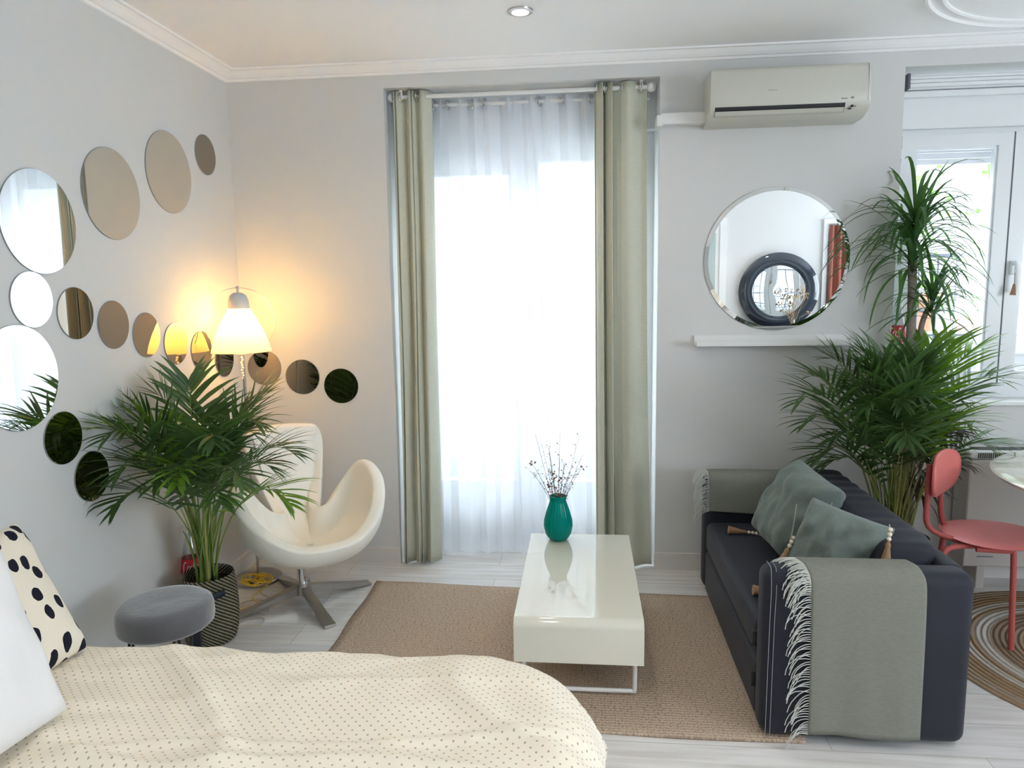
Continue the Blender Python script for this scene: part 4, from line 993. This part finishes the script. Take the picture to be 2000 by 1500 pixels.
# dragon tree
dr = thing('dracaena', 'tall thin trunked dragon tree with tufts of strap leaves by the window', 'plant', (1.60, 3.66, 0.245))
trunk = smoothpath([(1.60, 3.665, 0.240), (1.575, 3.66, 0.75), (1.565, 3.66, 1.17), (1.560, 3.66, 1.45), (1.545, 3.66, 1.72)], 8)
build('trunk', MB().tube(trunk, [0.023-0.004*k/(len(trunk)-1) for k in range(len(trunk))], 12), M_bark, dr)
br = smoothpath([(1.61, 3.655, 0.245), (1.60, 3.65, 1.1), (1.605, 3.65, 1.30), (1.64, 3.645, 1.42)], 8)
build('trunk', MB().tube(br, [0.015-0.004*k/(len(br)-1) for k in range(len(br))], 10), M_bark, dr)
def tuft(c, n, L, seed, xmin=-9, ymax=3.78, up=0.25, w=0.0105, spread=1.0, mt=None, zs=0.14):
    rn = random.Random(seed); b = MB()
    for k in range(n):
        a = k*2.399+rn.uniform(-.3, .3); el = rn.uniform(-0.35, 1.25); s0 = Vector(c)+Vector((0, 0, rn.uniform(-zs, 0.02)))
        d = Vector((math.cos(a)*math.cos(el)*spread, math.sin(a)*math.cos(el)*spread*0.8, math.sin(el)+up)).normalized(); l = L*rn.uniform(0.65, 1.15); cur = s0.copy(); pv = []; m = 9
        fall = rn.uniform(0.10, 0.38)
        for i in range(m+1):
            t = i/m; ww = w*(0.5+1.2*math.sin(PI*min(1, 0.15+t*0.85)))*0.8*(1 if i < m else 0.05)
            wd = d.cross(Vector((0, 0, 1))); wd = wd.normalized() if wd.length > 1e-3 else Vector((1, 0, 0)); nu = wd.cross(d)
            if cur.y > ymax: cur.y = ymax
            pv.append(b.verts([cur-wd*ww, cur-nu*ww*0.3, cur+wd*ww])); cur = cur+d*l/m; d = (d+Vector((0, 0, -1))*fall*(0.6+t)).normalized()
        for x, y in zip(pv, pv[1:]): b.face([x[0], x[1], y[1], y[0]]); b.face([x[1], x[2], y[2], y[1]])
    o = build('leaf_tuft', b, mt or M_drac, dr)
    for md in list(o.modifiers): o.modifiers.remove(md)
tuft((1.545, 3.64, 1.82), 125, 0.40, 3, zs=0.26, up=0.20, w=0.0066)
tuft((1.640, 3.63, 1.47), 60, 0.30, 8, up=0.25, w=0.0062)
tuft((1.62, 3.60, 0.60), 22, 0.24, 5, up=0.1, w=0.006, mt=M_dry)
build('twig', MB().tube(smoothpath([(1.60, 3.655, 0.25), (1.62, 3.61, 0.45), (1.62, 3.60, 0.60)], 5), 0.006, 6), M_bark, dr)
pp = thing('plant_pot', 'dark plastic pot on the floor holding the thin dragon tree', 'pot', (1.605, 3.66, 0))
build('pot_body', MB().lathe([(0.001, 0.0), (0.075, 0.0), (0.095, 0.255), (0.098, 0.258), (0.090, 0.262), (0.086, 0.24), (0.086, 0.238)], (1.605, 3.66, 0), 36), M_blackmetal, pp)
build('soil', MB().lathe([(0.001, 0.247), (0.087, 0.244)], (1.605, 3.66, 0), 30), M_soil, pp)

# ------------------------------------------------------------------ bottles
BP = [(0.001, 0.002), (0.052, 0.002), (0.058, 0.012), (0.059, 0.10), (0.057, 0.20), (0.052, 0.27), (0.044, 0.33), (0.034, 0.39), (0.022, 0.44), (0.016, 0.47), (0.018, 0.475), (0.018, 0.49)]
def br_(h, s):
    h /= s
    for (r0, h0), (r1, h1) in zip(BP, BP[1:]):
        if h0 <= h <= h1 and h1 > h0: return (r0+(r1-r0)*(h-h0)/(h1-h0))*s
    return 0.018*s
def bottle(x, y, z, s, label, ang, l0, l1):
    t = thing('glass_bottle', label, 'bottle', (x, y, z))
    build('glass', MB().lathe([(r*s, h*s) for r, h in refine(BP, 2)], (x, y, z), 36), M_bottleglass, t)
    build('cap', MB().lathe([(0.019*s, 0.475*s), (0.019*s, 0.498*s), (0.001, 0.500*s)], (x, y, z), 24), M_lwhite, t)
    lb = MB(); lb.lathe([(br_(l0+(l1-l0)*k/6, s)+0.001, l0+(l1-l0)*k/6) for k in range(7)], (x, y, z), 40); o = build('paper_label', lb, M_redlabel, t)
    lm = (l0+l1)/2; lh = l1-l0
    def wr(a, h): r = br_(h, s)+0.0022; return (x+r*math.cos(a), y+r*math.sin(a), z+h)
    g = MB()
    for (c0, h0, ra, rh) in ((-0.62, 0.08, 0.15, 0.30), (-0.25, 0.0, 0.11, 0.18), (0.02, 0.0, 0.11, 0.18), (0.60, 0.0, 0.11, 0.18), (0.35, 0.08, 0.13, 0.30)):
        g.tube([wr(ang+c0+ra*math.cos(q), lm+lh*(h0+rh*math.sin(q))) for q in [0.9+5.0*k/14 for k in range(15)]], 0.0024*s, 5)
    g.tube([wr(ang-0.7+1.5*k/20, lm-lh*0.36+lh*0.06*math.sin(k*0.5)) for k in range(21)], 0.0022*s, 5)
    build('lettering', g, M_lwhite, o)
bottle(-1.808, 3.03, 0.0, 0.92, 'tall clear glass bottle with red label on the floor behind the left palm', math.radians(-62), 0.225, 0.315)
bottle(1.570, 3.835, 0.922, 1.0, 'clear glass bottle with red label on the window sill at recess edge', math.radians(-112), 0.295, 0.378)

# ------------------------------------------------------------------ stool
tx, ty = -1.478, 2.290
so = thing('stool', 'round grey velvet stool with thin black hairpin legs beside the bed', 'stool', (tx, ty, 0))
pr = [(0.001, 0.448), (0.10, 0.450), (0.140, 0.446), (0.156, 0.434), (0.161, 0.418), (0.162, 0.38), (0.159, 0.366), (0.150, 0.358), (0.001, 0.358)]
build('seat', MB().lathe(refine(pr, 2), (tx, ty, 0), 56), M_velvet, so)
for k in range(3):
    a = math.radians(-20+120*k); d = Vector((math.cos(a), math.sin(a), 0)); w = Vector((-d.y, d.x, 0)); c0 = Vector((tx, ty, 0))
    b = MB(); b.tube(smoothpath([c0+d*0.11+w*0.045+Vector((0, 0, 0.357)), c0+d*0.155+w*0.010+Vector((0, 0, 0.02)), c0+d*0.158+Vector((0, 0, 0.006)), c0+d*0.155-w*0.010+Vector((0, 0, 0.02)), c0+d*0.11-w*0.045+Vector((0, 0, 0.357))], 6), 0.005, 8)
    build('leg', b, M_blackmetal, so)

# ------------------------------------------------------------------ red chair, white table, heater
rcx, rcy = 1.735, 3.150
ch = thing('dining_chair', 'coral red metal dining chair with round seat and oval backrest', 'chair', (rcx, rcy, 0.009))
b = MB()
def seatf(sgn):
    def f(u, v):
        a = 2*PI*u; r = max(v, 0.002); e = 0.62
        c_, s_ = math.cos(a), math.sin(a); x = 0.205*r*math.copysign(abs(c_)**0.9, c_); y = 0.195*r*math.copysign(abs(s_)**0.9, s_)
        z = 0.462 + (0.012*(r**6)*-1 - 0.008*(1-r*r) if sgn > 0 else -0.020*(1-r**6)-0.012)
        return (rcx+x, rcy+y, z)
    return f
b.grid(seatf(1), 48, 10, closeu=True); b.grid(seatf(-1), 48, 10, closeu=True)
build('seat', b, M_redseat, ch, weld=True)
bxc = Vector((1.508, 3.17, 0.712)); bt_ = Vector((0.66, 0.75, 0)).normalized(); bn = Vector((0.75, -0.66, 0.14)).normalized()
b = MB()
def backf(u, v):
    a = 2*PI*u; r = max(v, 0.002); c_, s_ = math.cos(a), math.sin(a)
    x = 0.168*r*math.copysign(abs(c_)**0.75, c_); z = 0.096*r*math.copysign(abs(s_)**0.8, s_)
    return bxc+bt_*x+Vector((0, 0, 1))*z+bn*(0.9*x*x)
b.grid(backf, 40, 8, closeu=True)
build('backrest', b, mat('coral_back_plastic', (0.66, 0.165, 0.15), 0.4), ch, solid=0.014)
zf = 0.012
def tb(name, pts, r=0.0115, n=5): build(name, MB().tube(smoothpath(pts, n), r, 10), M_red, ch)
q0 = bxc-bt_*0.085-bn*0.018; q1 = bxc+bt_*0.085-bn*0.018
tb('back_post', [q0+Vector((0, 0, 0.05)), q0+Vector((0, 0, -0.10)), q0+Vector((0.010, -0.005, -0.22)), (1.565, 3.10, 0.436), (1.66, 3.07, 0.426)])
tb('back_post', [q1+Vector((0, 0, 0.05)), q1+Vector((0, 0, -0.10)), q1+Vector((0.012, 0.005, -0.22)), (1.60, 3.26, 0.436), (1.69, 3.25, 0.426)])
tb('leg', [(1.60, 3.03, 0.426), (1.70, 3.015, 0.426), (1.728, 3.010, 0.425), (1.735, 3.006, 0.38), (1.745, 2.995, zf)])
tb('leg', [(1.66, 3.07, 0.426), (1.54, 3.06, 0.424), (1.49, 3.055, 0.40), (1.47, 3.05, 0.30), (1.44, 3.03, 0.0115)])
tb('leg', [(1.66, 3.26, 0.426), (1.60, 3.27, 0.430), (1.585, 3.27, 0.39), (1.555, 3.28, zf)])
tb('leg', [(1.80, 3.20, 0.426), (1.88, 3.19, 0.426), (1.905, 3.19, 0.41), (1.93, 3.20, zf)])
dt = thing('dining_table', 'white round pedestal dining table at the right edge', 'table', (2.30, 2.93, 0.009))
build('tabletop', MB().lathe([(0.001, 0.740), (0.628, 0.740), (0.640, 0.732), (0.628, 0.718), (0.001, 0.714)], (2.30, 2.93, 0), 90), M_white, dt)
build('pedestal', MB().lathe([(0.03, 0.716), (0.032, 0.30), (0.045, 0.12), (0.14, 0.035), (0.26, 0.020), (0.262, 0.0105), (0.001, 0.0105)], (2.30, 2.93, 0), 48), M_trim, dt)
ht = thing('heater', 'wide cream electric convector heater under the window', 'heater', (2.30, 3.70, 0.09))
b = MB(); b.box((1.862, 3.635, 0.115), (2.78, 3.775, 0.655), 0.008, 3)
build('casing', b, M_heater, ht, smooth=False)
b = MB(); b.box((1.862, 3.640, 0.657), (2.78, 3.775, 0.700), 0.012, 3); build('grille', b, M_trim, ht, smooth=False)
b = MB()
for k in range(90): b.box((1.900+k*0.0095, 3.6375, 0.664), (1.9045+k*0.0095, 3.640, 0.690)); b.box((1.900+k*0.0095, 3.655, 0.6998), (1.9045+k*0.0095, 3.73, 0.7012))
build('slots', b, M_black, ht, smooth=False)
for x in (1.95, 2.65):
    build('foot', MB().box((x-0.02, 3.64, 0.0), (x+0.02, 3.76, 0.118), 0.004), M_heater, ht, smooth=False)
build('label_strip', MB().box((1.925, 3.6335, 0.165), (2.0, 3.6352, 0.172)), M_grey, ht, smooth=False)

# ------------------------------------------------------------------ bed, duvet, pillows
bd = thing('bed', 'double bed along the left wall under the cream dotted duvet', 'bed', (-0.95, 1.05, 0))
build('bed_base', MB().box((-1.84, 0.36, 0.05), (-0.04, 1.74, 0.29), 0.02), M_bedbase, bd)
build('mattress', MB().box((-1.84, 0.36, 0.292), (-0.04, 1.74, 0.505), 0.05, 4), M_pillow, bd)
for x in (-1.78, -0.10):
    for y in (0.42, 1.68): build('leg', MB().box((x-0.025, y-0.025, 0), (x+0.025, y+0.025, 0.052)), M_blackmetal, bd, smooth=False)
OX, OY0, OY1, Z0, RC, RR = 0.050, 0.28, 1.835, 0.575, 0.34, 0.14
def duv(px, py):
    # inner rectangle inset by RR with rounded corners; roll the cloth down outside it
    ix, iy1, iy0 = OX-RR, OY1-RR, OY0+RR; rc_ = RC-RR
    cx = min(px, ix-rc_); cy = min(max(py, iy0+rc_), iy1-rc_)
    dx, dy = px-cx, py-cy
    if px <= ix-rc_: dx = 0
    L = math.hypot(dx, dy); 
    q = Vector((px, py)); e = 0.0; n = Vector((0, 0))
    if L > rc_: e = L-rc_; n = Vector((dx/L, dy/L)); q = Vector((cx, cy))+n*rc_
    wr = noise.noise(Vector((px*1.6, py*6.0, 1.3)))*0.014 + noise.noise(Vector((px*5, py*13, 4.1)))*0.009 + noise.noise(Vector((px*14, py*22, 7.7)))*0.003
    f = noise.noise(Vector((px*0.9+2, py*2.2+px*0.8, 9))); wr += 0.014*max(0, 1-abs(f)*9) - 0.004
    f2 = noise.noise(Vector((px*1.3+7, py*5.5-px*0.7, 3))); wr += 0.011*max(0, 1-abs(f2)*11)
    if e == 0: return (q.x, q.y, Z0+wr-0.010*(px < -1.3)*0)
    if e < PI*RR/2:
        th_ = e/RR; k = math.cos(th_)
        return (q.x+n.x*(RR*math.sin(th_)+wr*(1-k)), q.y+n.y*(RR*math.sin(th_)+wr*(1-k)), Z0-RR*(1-k)+wr*k)
    rest = e-PI*RR/2; fo = 0.012*math.sin((q.x*1.0-q.y)*26)*min(1, rest/0.2)
    return (q.x+n.x*(RR+wr+fo), q.y+n.y*(RR+wr+fo), Z0-RR-rest)
X0, X1, Y0, Y1 = -1.80, OX-RR+PI*RR/2+0.20, OY0+RR-PI*RR/2-0.18, OY1-RR+PI*RR/2+0.20
b = MB(); b.grid(lambda u, v: duv(X0+(X1-X0)*u, Y0+(Y1-Y0)*v), 190, 170, uvfn=lambda u, v: (X0+(X1-X0)*u, Y0+(Y1-Y0)*v))
o = build('duvet', b, M_dots, loc=(-0.9, 1.05, 0.55))
for md in list(o.modifiers): o.modifiers.remove(md)
md = o.modifiers.new('thickness', 'SOLIDIFY'); md.thickness = 0.02; md.offset = -1
tag(o, 'cream duvet with tiny grey dots spread over the bed, rumpled and rounded at the foot', 'duvet')
e1 = Vector((-0.25, 0.10, 0.30)); e2 = Vector((0.02, -0.46, 0.0)); nrm = e2.cross(e1).normalized()
if nrm.x < 0: nrm = -nrm
cc = Vector((-1.345, 1.72, 0.585))+e1*0.5+e2*0.5
o = pillow(cc, e2, e1, nrm, 0.235, 0.215, 0.070, M_spots, 'pillow', uvs=True, seed=2)
tag(o, 'cream square pillow with large irregular black spots leaning behind the white pillow', 'pillow')
e1 = Vector((-0.20, 0.06, 0.42)); e2 = Vector((-0.05, -0.60, 0.0)); nrm = e2.cross(e1).normalized()
if nrm.x < 0: nrm = -nrm
cc = Vector((-1.165, 1.40, 0.590))+e1*0.5+e2*0.5
o = pillow(cc, e2, e1, nrm, 0.32, 0.235, 0.085, M_pillow, 'pillow', uvs=False, seed=7, pinch=0.04)
tag(o, 'plain white pillow leaning at the bottom left corner, in front of spotted one', 'pillow')

ul = thing('added_uplighter', 'unseen steel uplighter floor lamp added behind the view to light the ceiling', 'lamp', (0.75, -0.85, 0))  # body of the uplighter added out of view for the ceiling light
build('base', MB().lathe([(0.001, 0.0), (0.14, 0.0), (0.14, 0.02), (0.001, 0.026)], (0.75, -0.85, 0), 40), M_chrome, ul)
build('pole', MB().tube([(0.75, -0.85, 0.02), (0.75, -0.85, 1.74)], 0.012, 12), M_chrome, ul)
build('bowl', MB().lathe([(0.012, 1.735), (0.08, 1.75), (0.15, 1.80), (0.165, 1.83)], (0.75, -0.85, 0), 40), M_chrome, ul)
# ------------------------------------------------------------------ far side of the room, seen in the round mirror
cm = thing('hall_mirror', 'large round mirror with wide dark glass frame, seen reflected in wall mirror', 'mirror', (2.30, YF+0.10, 1.42))
build('frame', MB().lathe([(0.30, 0.022), (0.33, 0.034), (0.43, 0.020), (0.455, 0.0), (0.30, -0.004)], (2.30, YF+0.10, 1.42), 80, 'y'), M_darkglass, cm)
build('glass', MB().lathe([(0.0005, 0.020), (0.302, 0.022)], (2.30, YF+0.10, 1.42), 80, 'y'), M_mirror, cm, smooth=False)
cm.rotation_euler = (0, 0, math.radians(7.7))
sb_ = thing('console_cabinet', 'dark console cabinet carrying the dark framed round mirror', 'cabinet', (2.30, YF+0.22, 0))
build('body', MB().box((1.75, YF+0.03, 0.06), (2.85, YF+0.42, 0.955), 0.006), M_blackmetal, sb_, smooth=False)
for x in (1.80, 2.80): build('leg', MB().box((x-0.02, YF+0.05, 0), (x+0.02, YF+0.40, 0.058)), M_blackmetal, sb_, smooth=False)
fv = thing('flower_vase', 'slim vase of dried golden flowers reflected in the big round mirror', 'vase', (2.42, YF+0.32, 0.956))
build('vase_body', MB().lathe([(0.001, 0.0), (0.03, 0.0), (0.04, 0.05), (0.02, 0.12), (0.024, 0.15)], (2.42, YF+0.32, 0.956), 24), M_bottleglass, fv)
b = MB(); rn = random.Random(2)
for k in range(16):
    q = Vector((2.42+rn.uniform(-.16, .16), YF+0.32+rn.uniform(-.08, .08), 0.956+rn.uniform(0.2, 0.50)))
    b.tube([(2.42, YF+0.32, 0.99), ((2.42+q.x)/2, (YF+0.32+q.y)/2, (0.99+q.z)/2+0.03), q], 0.0015, 4)
    for m_ in range(5): b.sphere(q+Vector((rn.uniform(-.02, .02), rn.uniform(-.02, .02), rn.uniform(-.02, .02))), 0.008, 5)
build('flowers', b, M_petal, fv)
dd = thing('door_2', '', '', (1.3, YF, 0)); del dd['label']; del dd['category']; dd['kind'] = 'structure'
b = MB(); b.box((0.80, YF, 0), (0.88, YF+0.03, 2.22)).box((1.62, YF, 0), (1.70, YF+0.03, 2.22)).box((0.80, YF, 2.22), (1.70, YF+0.03, 2.30)).box((0.88, YF, 0), (1.62, YF+0.017, 2.22)).box((1.20, YF+0.017, 0.1), (1.25, YF+0.028, 2.2))
build('door_frame', b, M_trim, dd, smooth=False)
build('pane', MB().box((0.93, YF+0.018, 0.9), (1.19, YF+0.024, 2.12)).box((1.27, YF+0.018, 0.9), (1.57, YF+0.024, 2.12)), M_paleglass, dd, smooth=False)
b = MB(); b.box((2.82, YF, 0), (2.87, YF+0.03, 2.25)).box((2.87, YF, 2.2), (3.9, YF+0.03, 2.25))
struct('trim_3', b, M_trim)
b = MB(); b.grid(lambda u, v: (2.88+0.9*u, YF+0.05+0.03*math.sin(u*60), 0.02+2.16*v), 120, 4)
tag(build('curtain', b, M_redwood, loc=(3.4, YF+0.05, 0.02), solid=0.004), 'russet red curtain reflected at the right side of the round mirror', 'curtain')
